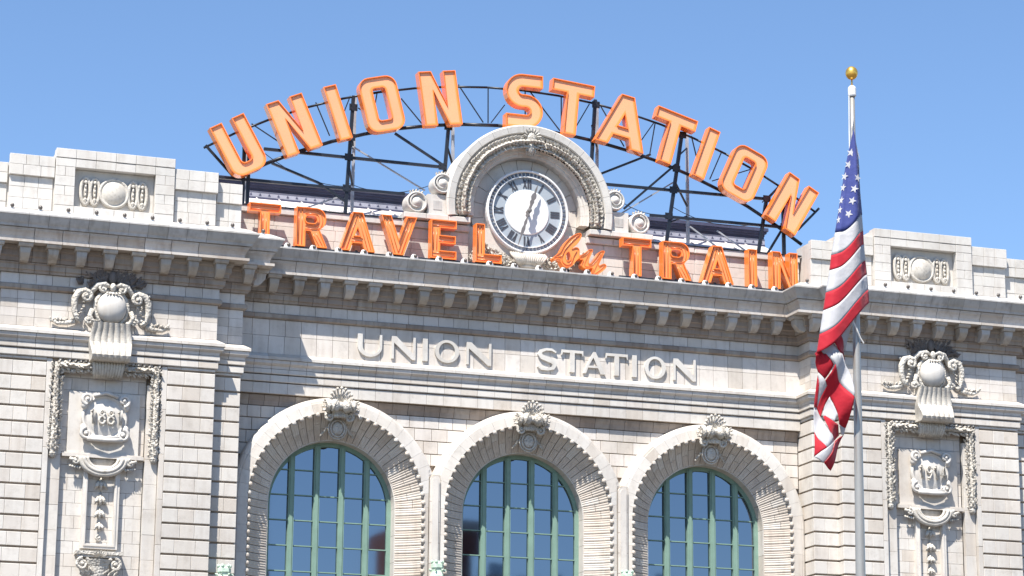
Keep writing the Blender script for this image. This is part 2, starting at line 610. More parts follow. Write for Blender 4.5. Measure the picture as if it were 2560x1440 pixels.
# modillions under the cornice
def modillion(px, py, nx, ny):
    n, d = Vector((nx, ny)), Vector((-ny, nx))
    px += random.uniform(-.012, .012) * abs(ny)
    py += random.uniform(-.012, .012) * abs(nx)
    m = MB()
    def slab(prof, h0, h1):
        k = len(prof)
        vs = []
        for sg in (-1, 1):
            for o, z in prof:
                hw = h0 + (h1 - h0) * min(1, max(0, (20.0 - z) / .4))
                q = Vector((px, py)) + n * o + d * sg * hw
                vs.append((q.x, q.y, z))
        m.add(vs, [(a, (a + 1) % k, k + (a + 1) % k, k + a) for a in range(k)] + [tuple(range(k))[::-1], tuple(k + a for a in range(k))])
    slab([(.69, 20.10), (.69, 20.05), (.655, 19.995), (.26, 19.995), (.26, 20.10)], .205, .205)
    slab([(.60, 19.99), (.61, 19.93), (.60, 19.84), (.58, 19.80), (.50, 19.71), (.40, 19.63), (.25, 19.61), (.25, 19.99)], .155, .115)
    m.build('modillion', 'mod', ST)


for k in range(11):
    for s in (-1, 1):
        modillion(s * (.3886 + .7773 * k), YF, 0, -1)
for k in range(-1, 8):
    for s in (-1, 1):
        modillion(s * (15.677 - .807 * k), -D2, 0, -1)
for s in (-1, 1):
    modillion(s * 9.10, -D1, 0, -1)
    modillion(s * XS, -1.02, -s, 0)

# lamps along the cornice edge
def cornice_lamp(x, y, z, socket):
    m = MB()
    if socket:
        m.lathe([(.13, -.06), (.12, 0), (.095, .07), (.07, .11)], (x, y + .05, z - .03), 'Z', 12)
    else:
        m.lathe([(.055, -.08), (.06, .0)], (x, y + .03, z - .02), 'Z', 8)
    so = m.build('lamp_socket', 'white', ST, smooth=False)
    m = MB()
    m.ball((x, y - (.06 if socket else .03), z + (.01 if socket else .03)), .06, .06, .064, 10, 6)
    m.build('bulb', 'bulb', so, smooth=True)


for x in (-7.83, -7.05, -6.27, -5.48, -4.69, -3.91, -3.13, -2.33, -1.52, -.72, .07, .87, 1.65, 2.43, 3.22, 4.01, 4.79, 5.59, 6.38, 7.17, 7.96):
    cornice_lamp(x, YF - .84, 20.96, True)
for x in (16.117, 15.32, 14.526, 13.718, 12.91, 12.10, 11.30, 10.50, 9.75):
    for s in (-1, 1):
        cornice_lamp(s * x, -D2 - .64, 21.12, False)
for s in (-1, 1):
    cornice_lamp(s * 8.75, -D1 - .64, 21.12, False)

# raised frieze inscription ------------------------------------------------
def stroke(pts, w0, cap=False):
    """outline of a thick line through pts; w0 a width or a list of widths"""
    n = len(pts)
    ws = w0 if isinstance(w0, (list, tuple)) else [w0] * n
    Lf, Rt = [], []
    for i in range(n):
        p = Vector(pts[i])
        a = (p - Vector(pts[i - 1])).normalized() if i > 0 else None
        b = (Vector(pts[i + 1]) - p).normalized() if i < n - 1 else None
        if a is None:
            a = b
        if b is None:
            b = a
        na, nb = Vector((-a.y, a.x)), Vector((-b.y, b.x))
        k = (na + nb) / max(.5, 1 + na.dot(nb))
        Lf.append(tuple(p + k * ws[i] / 2))
        Rt.append(tuple(p - k * ws[i] / 2))
    return ccw(Lf + Rt[::-1])


def roman(ch, x0, x1, z0, z1):
    W, H = x1 - x0, z1 - z0
    t, f = .15, .07
    def P(*a):
        return [(x0 + x, z0 + z) for x, z in a]
    if ch == 'I':
        c = W / 2
        return [P((c - t / 2, 0), (c + t / 2, 0), (c + t / 2, H), (c - t / 2, H))]
    if ch == 'N':
        return [P((0, 0), (f, 0), (f, H * .72), (W - f - .03, 0), (W, 0), (W, H), (W - f, H), (W - f, H * .27), (t, H), (0, H))]
    if ch == 'T':
        c = W / 2
        return [P((c - t / 2, 0), (c + t / 2, 0), (c + t / 2, H - .085), (W - .05, H - .085), (W - .02, H - .17), (W, H - .17), (W, H), (0, H), (0, H - .17), (.02, H - .17), (.05, H - .085), (c - t / 2, H - .085))]
    if ch == 'A':
        return [P((0, 0), (f * 1.3, 0), (W * .21, H * .27), (W * .66, H * .27), (W - t * 1.15, 0), (W, 0), (W * .55, H), (W * .44, H)),
                P((W * .25, H * .36), (W * .62, H * .36), (W * .445, H * .74))]
    if ch == 'O':
        o = [(x0 + W / 2 + W / 2 * math.cos(2 * PI * i / 36), z0 + H / 2 + H / 2 * 1.02 * math.sin(2 * PI * i / 36)) for i in range(36)]
        q = [(x0 + W / 2 + (W / 2 - t * .85) * math.cos(2 * PI * i / 36 + .0), z0 + H / 2 + (H / 2 - f) * math.sin(2 * PI * i / 36)) for i in range(36)]
        return [o, q[::-1]]
    if ch == 'U':
        r = W / 2
        o = [(0, H)] + [(r - r * math.cos(PI * i / 18), r * .85 - r * .85 * math.sin(PI * i / 18)) for i in range(19)] + [(W, H), (W - f * 1.1, H)]
        ri0, cx = (W - t - f) / 2, t + (W - t - f) / 2
        o += [(cx + ri0 * math.cos(PI * i / 18), r * .85 - (r * .85 - .09) * math.sin(PI * i / 18)) for i in range(19)] + [(t, H)]
        return [P(*o)]
    if ch == 'S':
        c = [(W * .93, H * .84), (W * .72, H * .955), (W * .45, H * .955), (W * .2, H * .86), (W * .14, H * .72), (W * .26, H * .59), (W * .5, H * .52), (W * .76, H * .43), (W * .87, H * .28), (W * .78, H * .12), (W * .52, H * .05), (W * .25, H * .055), (W * .05, H * .17)]
        ws = [.05, .07, .08, .10, .12, .14, .16, .15, .13, .10, .08, .07, .05]
        return [[(x0 + x, z0 + z) for x, z in stroke(c, ws)]]


for ch, x0, x1 in (('U', -5.42, -4.66), ('N', -4.36, -3.61), ('I', -3.41, -3.20), ('O', -3.0, -2.23), ('N', -1.99, -1.20),
                   ('S', .27, .95), ('T', 1.07, 1.79), ('A', 1.79, 2.53), ('T', 2.53, 3.26), ('I', 3.38, 3.59), ('O', 3.82, 4.53), ('N', 4.79, 5.54)):
    lp = roman(ch, x0, x1, 17.95, 18.64)
    lp = [ccw(lp[0])] + [ccw(l)[::-1] for l in lp[1:]]
    m = MB()
    m.loops(lp, YF - .08, YF + .02)
    o = m.build('inscription_letter', 'parapet', ST)

# rusticated courses ---------------------------------------------------------
GH, GZ, GR = .4427, 14.205, .058
for k in range(-8, 8):
    z0 = GZ + k * GH + GR / 2
    z1 = min(GZ + (k + 1) * GH - GR / 2, 16.965)
    if z0 > 16.95 or z1 - z0 < .05:
        continue
    for s in (-1, 1):
        for a, b, y in ((XI, XP - PW, -D2), (XP + PW, XO, -D2), (XS, XI + .02, -D1), (XO - .02, XE, -D1)):
            x0, x1 = sorted((s * a, s * b))
            T = cuts(x0, x1, .47, .35)
            for j in range(len(T) - 1):
                block('rusticated_block', 'stone', ST, T[j] + .002, T[j + 1] - .002, y, y + .16, z0, z1, .012)
        # returns that face sideways
        for xx, sd, y0, y1 in ((XS, -1, -D1 + .16, .1), (XI, -1, -D2 + .16, -D1 - .0)):
            x0, x1 = sorted((s * xx, s * (xx + .12)))
            if y1 - y0 > .1:
                m = MB()
                m.box(x0, x1, y0 + .003, y1 - .003, z0, z1)
                m.build('return_block', 'stone', ST)

# pavilion panels: flush border strips and recessed ashlar field
for s in (-1, 1):
    c = s * XP
    for sd in (-1, 1):
        x0, x1 = sorted((c + sd * 1.575, c + sd * (PW - .004)))
        for j, z in enumerate([9.2 + 1.3 * i for i in range(6)]):
            block('panel_border_block', 'stone', ST, x0, x1, -D2 + .004, -D2 + .2, z + .004, min(z + 1.296, 16.95), .006)
        x0, x1 = sorted((c + sd * 1.20, c + sd * 1.565))
        for j, z in enumerate([9.2 + .72 * i for i in range(10)]):
            block('panel_border_block', 'stone', ST, x0, x1, -D2 + .14, -D2 + .3, z + .003, z + .717, .006)
    T = [9.3 + .36 * i for i in range(21)] + [16.73]
    for j in range(len(T) - 1):
        off = .24 if j % 2 else 0
        xs = [c - 1.19] + [c - 1.19 + off + .48 * i for i in range(1 if not off else 0, 6) if .1 < off + .48 * i < 2.3] + [c + 1.19]
        for i in range(len(xs) - 1):
            block('panel_block', 'frieze' if T[j] > 14.3 else 'stone', ST, xs[i] + .004, xs[i + 1] - .004, -D2 + .32, -D2 + .46, T[j] + .004, T[j + 1] - .004, .004)

# spandrel stones above and between the arches
rows = [(16.30, 16.60), (15.93, 16.285), (15.55, 15.915), (15.16, 15.535), (14.80, 15.145)]
for ri, (z0, z1) in enumerate(rows):
    spans = []
    hx = lambda z: math.sqrt(max(.01, 2.86 ** 2 - (z - ZC) ** 2))
    e = hx(z0)
    for a, b in ((-XS + .01, -6 - e), (-6 + e, -e), (e, 6 - e), (6 + e, XS - .01)):
        if b - a > .06:
            spans.append((a, b))
    for a, b in spans:
        T = cuts(a, b, .47, .1)
        for j in range(len(T) - 1):
            if ri == 0:
                m = MB()
                pr = [(.02, 16.60), (.03, 16.53), (.075, 16.43), (.10, 16.30), (.3, 16.30), (.3, 16.60)]
                k = len(pr)
                m.add([(T[j] + .006, y, z) for y, z in pr] + [(T[j + 1] - .006, y, z) for y, z in pr],
                      [(q, (q + 1) % k, k + (q + 1) % k, k + q) for q in range(k)] + [tuple(range(k))[::-1], tuple(k + q for q in range(k))])
                m.build('spandrel_block', 'brown', ST)
            else:
                block('spandrel_block', 'frieze', ST, T[j] + .006, T[j + 1] - .006, .10, .3, z0 + .006, z1 - .006)

# arches ------------------------------------------------------------------------
R1, Y1, R2, Y2, R3 = 1.96, .22, 2.66, -.35, 3.14
UREF = 2.3


def along(cx, u, r, y):
    """point on the arch: u runs up the right jamb (negative), round the head and down the left jamb"""
    if u < 0:
        return (cx + r, y, ZC + u)
    if u > PI * UREF:
        return (cx - r, y, ZC - (u - PI * UREF))
    a = u / UREF
    return (cx + r * math.cos(a), y, ZC + r * math.sin(a))


def splay_stone(cx, u0, u1, s0, s1, name, bead):
    m = MB()
    nu, ns = 6, 3
    g = .009
    vs = []
    for i in range(ns + 1):
        s = s0 + (s1 - s0) * i / ns
        # slightly hollow splay
        R = R1 + (R2 - R1) * s
        Y = Y1 + (Y2 - Y1) * s
        sag = .05 * math.sin(PI * s)
        for j in range(nu + 1):
            u = u0 + g + (u1 - u0 - 2 * g) * j / nu
            reed = (.0, .008, -.002, .010, -.002, .008, .0)[j]
            r = R - reed * .55 + sag * .55
            y = Y - reed * .84 + sag * .84
            vs.append(along(cx, u, r, y))
    nf = len(vs)
    for i in range(ns + 1):
        s = s0 + (s1 - s0) * i / ns
        for j in (0, nu):
            u = u0 + g + (u1 - u0 - 2 * g) * j / nu
            vs.append(along(cx, u, R1 + (R2 - R1) * s + .07, Y1 + (Y2 - Y1) * s + .10))
    fs = []
    W_ = nu + 1
    for i in range(ns):
        for j in range(nu):
            fs.append((i * W_ + j, i * W_ + j + 1, (i + 1) * W_ + j + 1, (i + 1) * W_ + j))
        a, b = nf + 2 * i, nf + 2 * i + 2
        fs.append((i * W_, (i + 1) * W_, b, a))
        fs.append((i * W_ + nu, a + 1, b + 1, (i + 1) * W_ + nu))
    fs.append(tuple(range(W_)) + (nf + 1, nf))
    fs.append(tuple(ns * W_ + j for j in range(W_))[::-1] + (nf + 2 * ns, nf + 2 * ns + 1))
    m.add(vs, fs)
    if bead:
        um = (u0 + u1) / 2
        p = along(cx, um, R2 - .01, Y2 - .02)
        m.ball(p, .075, .06, .075, 8, 5)
    m.build(name, 'voussoir', ST, fix=False)


NV = 32
du = PI * UREF / NV
for cx in (-6, 0, 6):
    for i in range(NV):
        sp = .42 if i % 2 else .60
        splay_stone(cx, i * du, (i + 1) * du, 0, sp - .006, 'voussoir', False)
        splay_stone(cx, i * du, (i + 1) * du, sp + .006, 1, 'voussoir', True)
    for side in (0, 1):
        for i in range(14):
            if side == 0:
                u0, u1 = -(i + 1) * du, -i * du
            else:
                u0, u1 = PI * UREF + i * du, PI * UREF + (i + 1) * du
            splay_stone(cx, u0, u1, 0, 1, 'jamb_stone', True)
    # plain archivolt ring around the splay, mitred against its neighbour
    prof = [(R2 + .012, Y2 + .3), (R2 + .012, Y2 - .01), (R2 + .03, Y2 - .045), (2.98, Y2 - .02), (2.99, Y2 + .0), (3.05, Y2 + .01), (3.11, Y2 + .05), (R3, Y2 + .12), (R3, .3)]
    na = 22
    for i in range(-4, na + 4):
        if i < 0:
            u0, u1, nn = i * .8, (i + 1) * .8, 1
        elif i >= na:
            u0, u1, nn = PI * UREF + (i - na) * .8, PI * UREF + (i - na + 1) * .8, 1
        else:
            u0, u1, nn = PI * UREF * i / na, PI * UREF * (i + 1) / na, 3
        vs = []
        for q in range(nn + 1):
            gg = .002 if q == 0 else -.002 if q == nn else 0
            for r, y in prof:
                x, yy, z = along(cx, u0 + (u1 - u0) * q / nn + gg, r, y)
                lim = 2.995 if z > 14.46 else 2.815
                lim_o = 3.125 if (cx == -6 and x < cx) or (cx == 6 and x > cx) else lim
                x = cx + max(-lim_o, min(lim_o, x - cx))
                vs.append((x, yy, z))
        k = len(prof)
        fs = []
        for q in range(nn):
            for a in range(k - 1):
                fs.append((q * k + a, q * k + a + 1, (q + 1) * k + a + 1, (q + 1) * k + a))
        fs += [tuple(range(k)), tuple(nn * k + a for a in range(k))[::-1]]
        m = MB()
        m.add(vs, fs)
        m.build('archivolt_block', 'stone', ST)

# narrow piers with rounded heads between the arches
for cx in (-3, 3):
    m = MB()
    lp = [(cx - .155, 9.0), (cx + .155, 9.0)] + arc(cx, 14.28, .155, 0, PI, 12)
    m.loops([ccw(lp)], Y2 - .07, .3)
    lp2 = [(cx - .10, 9.0), (cx + .10, 9.0)] + arc(cx, 14.25, .10, 0, PI, 10)
    m.loops([ccw(lp2)], Y2 - .11, Y2 - .06)
    m.build('pier', 'stone', ST)
    for z in [9.3 + .62 * i for i in range(8)]:
        m = MB()
        m.box(cx - .158, cx + .158, Y2 - .073, Y2 - .02, z, z + .012)
        m.build('pier_joint', 'mortar', ST)

# smooth inner reveal between the splay and the window
for cx in (-6, 0, 6):
    for i in range(-4, 16 + 4):
        if i < 0:
            u0, u1, nn = i * .8, (i + 1) * .8, 1
        elif i >= 16:
            u0, u1, nn = PI * UREF + (i - 16) * .8, PI * UREF + (i - 15) * .8, 1
        else:
            u0, u1, nn = PI * UREF * i / 16, PI * UREF * (i + 1) / 16, 4
        pr = [(1.93, .235), (1.93, .66), (2.2, .66), (2.2, .33), (1.99, .235)]
        k = len(pr)
        vs = []
        for q in range(nn + 1):
            gg = .005 if q == 0 else -.005 if q == nn else 0
            vs += [along(cx, u0 + (u1 - u0) * q / nn + gg, r, y) for r, y in pr]
        m = MB()
        m.add(vs, [(q * k + a, q * k + (a + 1) % k, (q + 1) * k + (a + 1) % k, (q + 1) * k + a) for q in range(nn) for a in range(k)] + [tuple(range(k)), tuple(nn * k + a for a in range(k))[::-1]])
        m.build('reveal_block', 'stone', ST)

# windows -------------------------------------------------------------------------
for cx in (-6, 0, 6):
    m = MB()
    ro, ri = 1.99, 1.80
    A = [(cx + ro, 7)] + arc(cx, ZC, ro, 0, PI, 40) + [(cx - ro, 7)]
    B = [(cx - ri, 7)] + arc(cx, ZC, ri, PI, 0, 40) + [(cx + ri, 7)]
    m.loops([ccw(A + B)], .60, .76)
    wd = m.build('window', 'green', ST)
    mx = (-1.155, -.385, .385, 1.155)
    for x in mx:
        m = MB()
        zt = ZC + math.sqrt(1.86 ** 2 - x * x)
        m.box(cx + x - .088, cx + x + .088, .56, .75, 7, zt)
        m.box(cx + x - .045, cx + x + .045, .535, .56, 7, zt - .02)
        m.build('mullion', 'green', wd)
    cols = [(-1.84, -1.245), (-1.065, -.475), (-.295, .295), (.475, 1.065), (1.245, 1.84)]
    zt = [15.272 - .7555 * i for i in range(11)]
    for ci, (a, b) in enumerate(cols):
        xm = min(abs(a), abs(b))
        for i, z in enumerate(zt):
            lim = math.sqrt(max(0, 1.82 ** 2 - (z - ZC) ** 2)) if z > ZC else 1.82
            aa, bb = max(a, -lim), min(b, lim)
            if bb - aa > .1:
                m = MB()
                m.box(cx + aa, cx + bb, .605, .70, z - .016, z + .016)
                m.build('glazing_bar', 'green', wd)
        zz = [16.5] + zt
        for i in range(len(zz) - 1):
            z1, z0 = zz[i] - .01, zz[i + 1] + .01
            xs = [a + (b - a) * q / 8 for q in range(9)]
            topz = [min(z1, ZC + math.sqrt(max(0, 1.83 ** 2 - x * x))) for x in xs]
            pts = [(x, t) for x, t in zip(xs, topz) if t > z0 + .01]
            if len(pts) < 2:
                continue
            ty, tz = (random.random() - .5) * .006, (random.random() - .5) * .006
            yy = lambda x, z: .67 + ty * (x - a) + tz * (z - z0)
            out = [(pts[0][0], z0), (pts[-1][0], z0)] + pts[::-1]
            m = MB()
            m.add([(cx + x, yy(x, z), z) for x, z in out], [tuple(range(len(out)))])
            m.build('pane', 'glass', wd)

# ------------------------------------------------------------------ parapets over the pavilions
def oval(m, cx, y, cz, rx, rz, r, n=22, seg=7):
    m.tube([(cx + rx * math.cos(2 * PI * i / n), y, cz + rz * math.sin(2 * PI * i / n)) for i in range(n)], r, seg, True)


def spiral(m, cx, y, cz, r0, turns, r, start, sgn=1, n=30, bulge=0.0, seg=7):
    pts, rs = [], []
    for i in range(n + 1):
        t = i / n
        a = start + sgn * turns * 2 * PI * t
        rr = r0 * (1 - .82 * t)
        pts.append((cx + rr * math.cos(a), y - bulge * t, cz + rr * math.sin(a)))
        rs.append(r * (1 - .45 * t))
    m.tube(pts, rs, seg)
    m.ball((cx, y - bulge - r * .3, cz), r * .95, r * 1.0, r * .95, 10, 6)


def spike_leaf(m, p, d, L, w, up=Vector((0, -1, 0)), t=None):
    """small carved leaf: a pointed lozenge with a raised middle"""
    p, d = Vector(p), Vector(d).normalized()
    s = d.cross(up)
    if s.length < 1e-3:
        s = Vector((1, 0, 0))
    s.normalize()
    h = s.cross(d).normalized()
    t = t or w * .7
    if h.dot(up) < 0:
        h = -h
    vs = [p, p + d * L * .45 + s * w, p + d * L + h * t * .6, p + d * L * .45 - s * w, p + d * L * .45 + h * t, p + d * L * .4 - h * t]
    m.add(vs, [(0, 1, 4), (1, 2, 4), (2, 3, 4), (3, 0, 4), (1, 0, 5), (2, 1, 5), (3, 2, 5), (0, 3, 5)])


YP = -D2 + .10
for s in (-1, 1):
    c = s * XP
    m = MB()
    m.box(c - 1.70, c + 1.70, YP + .34, YP + 1.2, 20.9, 23.18)
    m.box(c - 2.98, c - 1.70, YP + .21, YP + 1.1, 20.9, 22.90)
    m.box(c + 1.70, c + 2.98, YP + .21, YP + 1.1, 20.9, 22.90)
    x0, x1 = sorted((s * 9.30, s * 10.1))
    m.box(x0, x1, -.80, .3, 20.9, 22.66)
    x0, x1 = sorted((s * 16.0, s * 16.95))
    m.box(x0, x1, -.80, .3, 20.9, 22.66)
    m.build('parapet_core', 'parapet', ST)
    # central block
    for z0, z1 in ((22.925, 23.20), (22.665, 22.915)):
        T = cuts(c - 1.745, c + 1.745, .585)
        for j in range(len(T) - 1):
            block('parapet_block', 'parapet', ST, T[j] + .004, T[j + 1] - .004, YP - (.012 if z0 > 22.9 else 0), YP + .36, z0 + .003, z1 - .003)
    for sd in (-1, 1):
        for i in range(4):
            z0 = 21.50 + i * .291
            T = cuts(c + sd * 1.175, c + sd * 1.745, .36 if i % 2 else .6)
            T = sorted(T)
            for j in range(len(T) - 1):
                block('parapet_block', 'parapet', ST, T[j] + .004, T[j + 1] - .004, YP, YP + .36, z0 + .003, z0 + .288)
    T = cuts(c - 1.745, c + 1.745, .585)
    for j in range(len(T) - 1):
        block('parapet_block', 'parapet', ST, T[j] + .004, T[j + 1] - .004, YP, YP + .36, 21.0, 21.495)
    m = MB()
    m.box(c - 1.172, c + 1.172, YP + .26, YP + .40, 21.50, 22.66)
    m.build('parapet_panel', 'parapet', ST)
    # side blocks: projecting cap courses over a recessed face
    for a, b, yy, zt, lip in ((1.755, 3.06, YP + .06, 22.93, 22.31), (-1.755, -3.06, YP + .06, 22.93, 22.31)):
        x0, x1 = sorted((c + a, c + b))
        for r in range(2):
            z0 = lip + r * (zt - lip) / 2
            T = cuts(x0, x1, .43, .2)
            for j in range(len(T) - 1):
                block('parapet_block', 'parapet', ST, T[j] + .004, T[j + 1] - .004, yy, yy + .16, z0 + .003, z0 + (zt - lip) / 2 - .003)
        for r in range(4):
            z0 = 21.0 + r * (lip - 21.0) / 4
            T = cuts(x0 + .03, x1 - .03, .40, .2)
            for j in range(len(T) - 1):
                block('parapet_block', 'parapet', ST, T[j] + .003, T[j + 1] - .003, yy + .10, yy + .2, z0 + .003, z0 + (lip - 21.0) / 4 - .003)
    for x0, x1 in ((9.25, 10.02), (16.16, 17.0)):
        x0, x1 = sorted((s * x0, s * x1))
        T = cuts(x0, x1, .4)
        for j in range(len(T) - 1):
            for z0, z1, dy in ((22.40, 22.70, 0), (22.09, 22.395, 0), (21.55, 22.085, .08), (21.0, 21.545, .08)):
                block('parapet_block', 'parapet', ST, T[j] + .003, T[j + 1] - .003, -.92 + dy, -.7, z0 + .003, z1 - .003)
    # boss with a pair of linked ovals at each side
    cz = 22.03
    m = MB()
    m.lathe([(.46, 0), (.46, -.10), (.43, -.135), (.39, -.13), (.37, -.10), (.34, -.12), (.27, -.18), (.16, -.22), (.05, -.235), (.01, -.236)], (c, YP + .27, cz), 'Y', 32)
    m.build('boss', 'smoothcarved', ST, smooth=True)
    for sd in (-1, 1):
        for q in (.56, .83):
            m = MB()
            oval(m, c + sd * q, YP + .20, cz, .135, .40, .055)
            m.box(c + sd * q - .05, c + sd * q + .05, YP + .21, YP + .27, cz - .3, cz + .3)
            for i in range(5):
                m.ball((c + sd * q, YP + .17, cz + .26 - .13 * i), .055 if i in (0, 4) else .035, .05, .06, 8, 5)
            spiral(m, c + sd * q, YP + .17, cz - .32, .085, 1.2, .03, 0)
            m.build('oval_ornament', 'smoothcarved', ST, smooth=True)

# ------------------------------------------------------------------ central parapet behind the lower sign
m = MB()
for s in (-1, 1):
    x0, x1 = sorted((s * 1.9, s * 9.26))
    m.box(x0, x1, .07, .55, 20.9, 22.30)
m.build('parapet_core', 'parapet', ST)
for s in (-1, 1):
    a, b = 1.92, 9.24
    for r in range(3):
        z0 = 21.12 + r * .333
        T = cuts(a, b, .62, .15)
        for j in range(len(T) - 1):
            x0, x1 = sorted((s * T[j], s * T[j + 1]))
            block('parapet_block', 'parapet', ST, x0 + .004, x1 - .004, 0, .2, z0 + .003, z0 + .33)
    T = cuts(a, b, .9, .1)
    for j in range(len(T) - 1):
        x0, x1 = sorted((s * T[j], s * T[j + 1]))
        block('parapet_block', 'parapet', ST, x0 + .004, x1 - .004, -.10, .6, 22.125, 22.33, .02)
for s in (-1, 1):
    x0, x1 = sorted((s * 4.1, s * 9.28))
    m = MB()
    m.box(x0, x1, -.13, .66, 22.334, 22.36)
    m.build('parapet_flashing', 'steel', ST)

# white sheet roof and the dark roof edge behind
for i in range(26):
    x0 = -9.4 + i * .7231
    m = MB()
    m.add([(x0 + .01, .66, 22.30), (x0 + .713, .66, 22.30), (x0 + .713, 3.0, 23.42), (x0 + .01, 3.0, 23.42),
           (x0 + .01, .66, 22.24), (x0 + .713, .66, 22.24), (x0 + .713, 3.0, 23.36), (x0 + .01, 3.0, 23.36)],
          [(0, 1, 2, 3), (7, 6, 5, 4), (0, 4, 5, 1), (1, 5, 6, 2), (2, 6, 7, 3), (3, 7, 4, 0)])
    m.bar((x0, .66, 22.33), (x0, 3.0, 23.45), .03)
    m.build('roof_sheet', 'roofmetal', ST)
m = MB()
m.box(-9.42, 9.42, 3.02, 3.5, 23.40, 23.49)
m.box(-9.42, 9.42, 3.05, 3.5, 23.78, 23.86)
m.box(-9.46, 9.46, 2.96, 3.5, 23.86, 23.93)
m.box(-9.50, 9.50, 2.90, 3.5, 23.93, 24.04)
m.box(-9.42, 9.42, 3.10, 3.5, 23.685, 23.78)
rc = m.build('roof_cornice', 'navy', ST)
m = MB()
m.box(-9.42, 9.42, 3.04, 3.5, 23.492, 23.683)
m.build('roof_band', 'bluegrey', rc)
m = MB()
for i in range(64):
    x = -9.3 + i * .2952
    m.add([(x - .045, 3.032, 23.54), (x + .045, 3.032, 23.54), (x, 3.032, 23.62)], [(0, 1, 2)])
o = m.build('band_perforation', 'navy', rc, fix=False)
o['kind'] = 'stuff'

# ------------------------------------------------------------------ clock gable
CZ = 22.97


def ring_block(name, mat, prof, a0, a1, n, gap=.004, parent=ST, cz=CZ):
    vs = []
    k = len(prof)
    for q in range(n + 1):
        a = a0 + (a1 - a0) * q / n
        if q == 0:
            a += gap / 2.4
        if q == n:
            a -= gap / 2.4
        for r, y in prof:
            vs.append((r * math.cos(a), y, cz + r * math.sin(a)))
    fs = []
    for q in range(n):
        for b in range(k):
            fs.append((q * k + b, q * k + (b + 1) % k, (q + 1) * k + (b + 1) % k, (q + 1) * k + b))
    fs += [tuple(range(k))[::-1], tuple(n * k + b for b in range(k))]
    m = MB()
    m.add(vs, fs)
    return m.build(name, mat, parent)


A0 = -math.radians(9)
AE = PI - A0
NB = 17
for i in range(NB):
    a0, a1 = A0 + (AE - A0) * i / NB, A0 + (AE - A0) * (i + 1) / NB
    ring_block('gable_block', 'parapet', [(2.45, .3), (2.45, -.29), (2.48, -.33), (2.68, -.35), (2.73, -.29), (2.73, .95), (2.45, .95)], a0, a1, 4)
    ring_block('gable_block', 'fascia', [(2.36, .2), (2.36, -.21), (2.44, -.25), (2.44, .2)], a0, a1, 4, .002)
NB = 20
for i in range(NB):
    a0, a1 = A0 + (AE - A0) * i / NB, A0 + (AE - A0) * (i + 1) / NB
    ring_block('niche_block', 'stone', [(1.76, .36), (1.76, .04), (1.80, -.01), (1.86, -.02), (1.88, -.07), (1.96, -.09), (2.0, -.13), (2.0, .36)], a0, a1, 3)
NB = 15
for i in range(NB):
    a0, a1 = -PI * .25 + PI * 1.5 * i / NB, -PI * .25 + PI * 1.5 * (i + 1) / NB
    ring_block('niche_block', 'stone', [(1.28, .5), (1.28, .34), (1.755, .34), (1.755, .5)], a0, a1, 3, .012)
# leaf moulding between
m = MB()
ang = [A0 + (AE - A0) * i / 70 for i in range(71)]
m.tube([(2.18 * math.cos(a), -.16, CZ + 2.18 * math.sin(a)) for a in ang], .14, 8)
for i in range(62):
    a = A0 + (AE - A0) * (i + .5) / 62
    sgn = 1 if a < PI / 2 else -1
    T = Vector((-math.sin(a), 0, math.cos(a))) * sgn
    Rr = Vector((math.cos(a), 0, math.sin(a)))
    for w_, o_ in ((-.12, .05), (0, .15), (.12, .05)):
        jit = random.uniform(-.03, .03)
        p = Rr * (2.18 + w_ + jit * .5) + Vector((0, -.17 - o_, CZ)) + T * jit
        spike_leaf(m, p - T * .06, T + Rr * w_ * 3 + Vector((0, -.5, 0)), .24, .085, (Vector((0, -1, 0)) + Rr * w_ * 4).normalized(), .09)
m.build('leaf_moulding', 'carved', ST)
# back plate and reveal below the ring
m = MB()
lp = [(-2.6, 22.36), (2.6, 22.36)] + arc(0, CZ, 2.66, 0, PI, 36)
m.loops([ccw(lp)], .46, .9)
m.box(-1.93, 1.93, .10, .9, 21.05, 22.355)
m.build('gable_wall', 'stone', ST)
for s in (-1, 1):
    # stepped shoulder with two scrolls
    x0, x1 = sorted((s * 1.95, s * 4.08))
    T = cuts(x0, x1, .72)
    for j in range(3):
        block('gable_base_block', 'parapet', ST, T[j] + .003, T[j + 1] - .003, -.31, .6, 22.365, 22.53, .015)
    x0, x1 = sorted((s * 2.67, s * 3.30))
    m = MB()
    m.box(x0, x1, -.16, .55, 22.53, 23.20)
    m.build('gable_shoulder', 'parapet', ST)
    m = MB()
    x0, x1 = sorted((s * 2.85, s * 3.12))
    m.box(x0, x1, -.172, -.15, 22.72, 23.0)
    m.build('shoulder_panel', 'fascia', ST)
    for cx, cz, r in ((2.84, 23.56, .32), (3.66, 22.89, .34)):
        m = MB()
        m.lathe([(r * .93, .4), (r, .3), (r, -.16), (r * .93, -.20), (r * .82, -.20), (r * .78, -.13), (r * .6, -.12), (r * .5, -.14), (r * .36, -.19), (r * .15, -.23), (.01, -.24)], (s * cx, -.06, cz), 'Y', 28)
        spiral(m, s * cx, -.22, cz, r * .72, 1.1, .035, PI / 2, -s)
        m.build('scroll', 'parapet', ST, smooth=True)
        m = MB()
        for q in range(5):
            a = PI / 2 + s * (-.5 + .25 * q)
            spike_leaf(m, (s * cx + r * .95 * math.cos(a), -.1, cz + r * .95 * math.sin(a)), (math.cos(a), -.2, math.sin(a)), .13, .045)
        m.build('scroll_leaf', 'carved', ST)
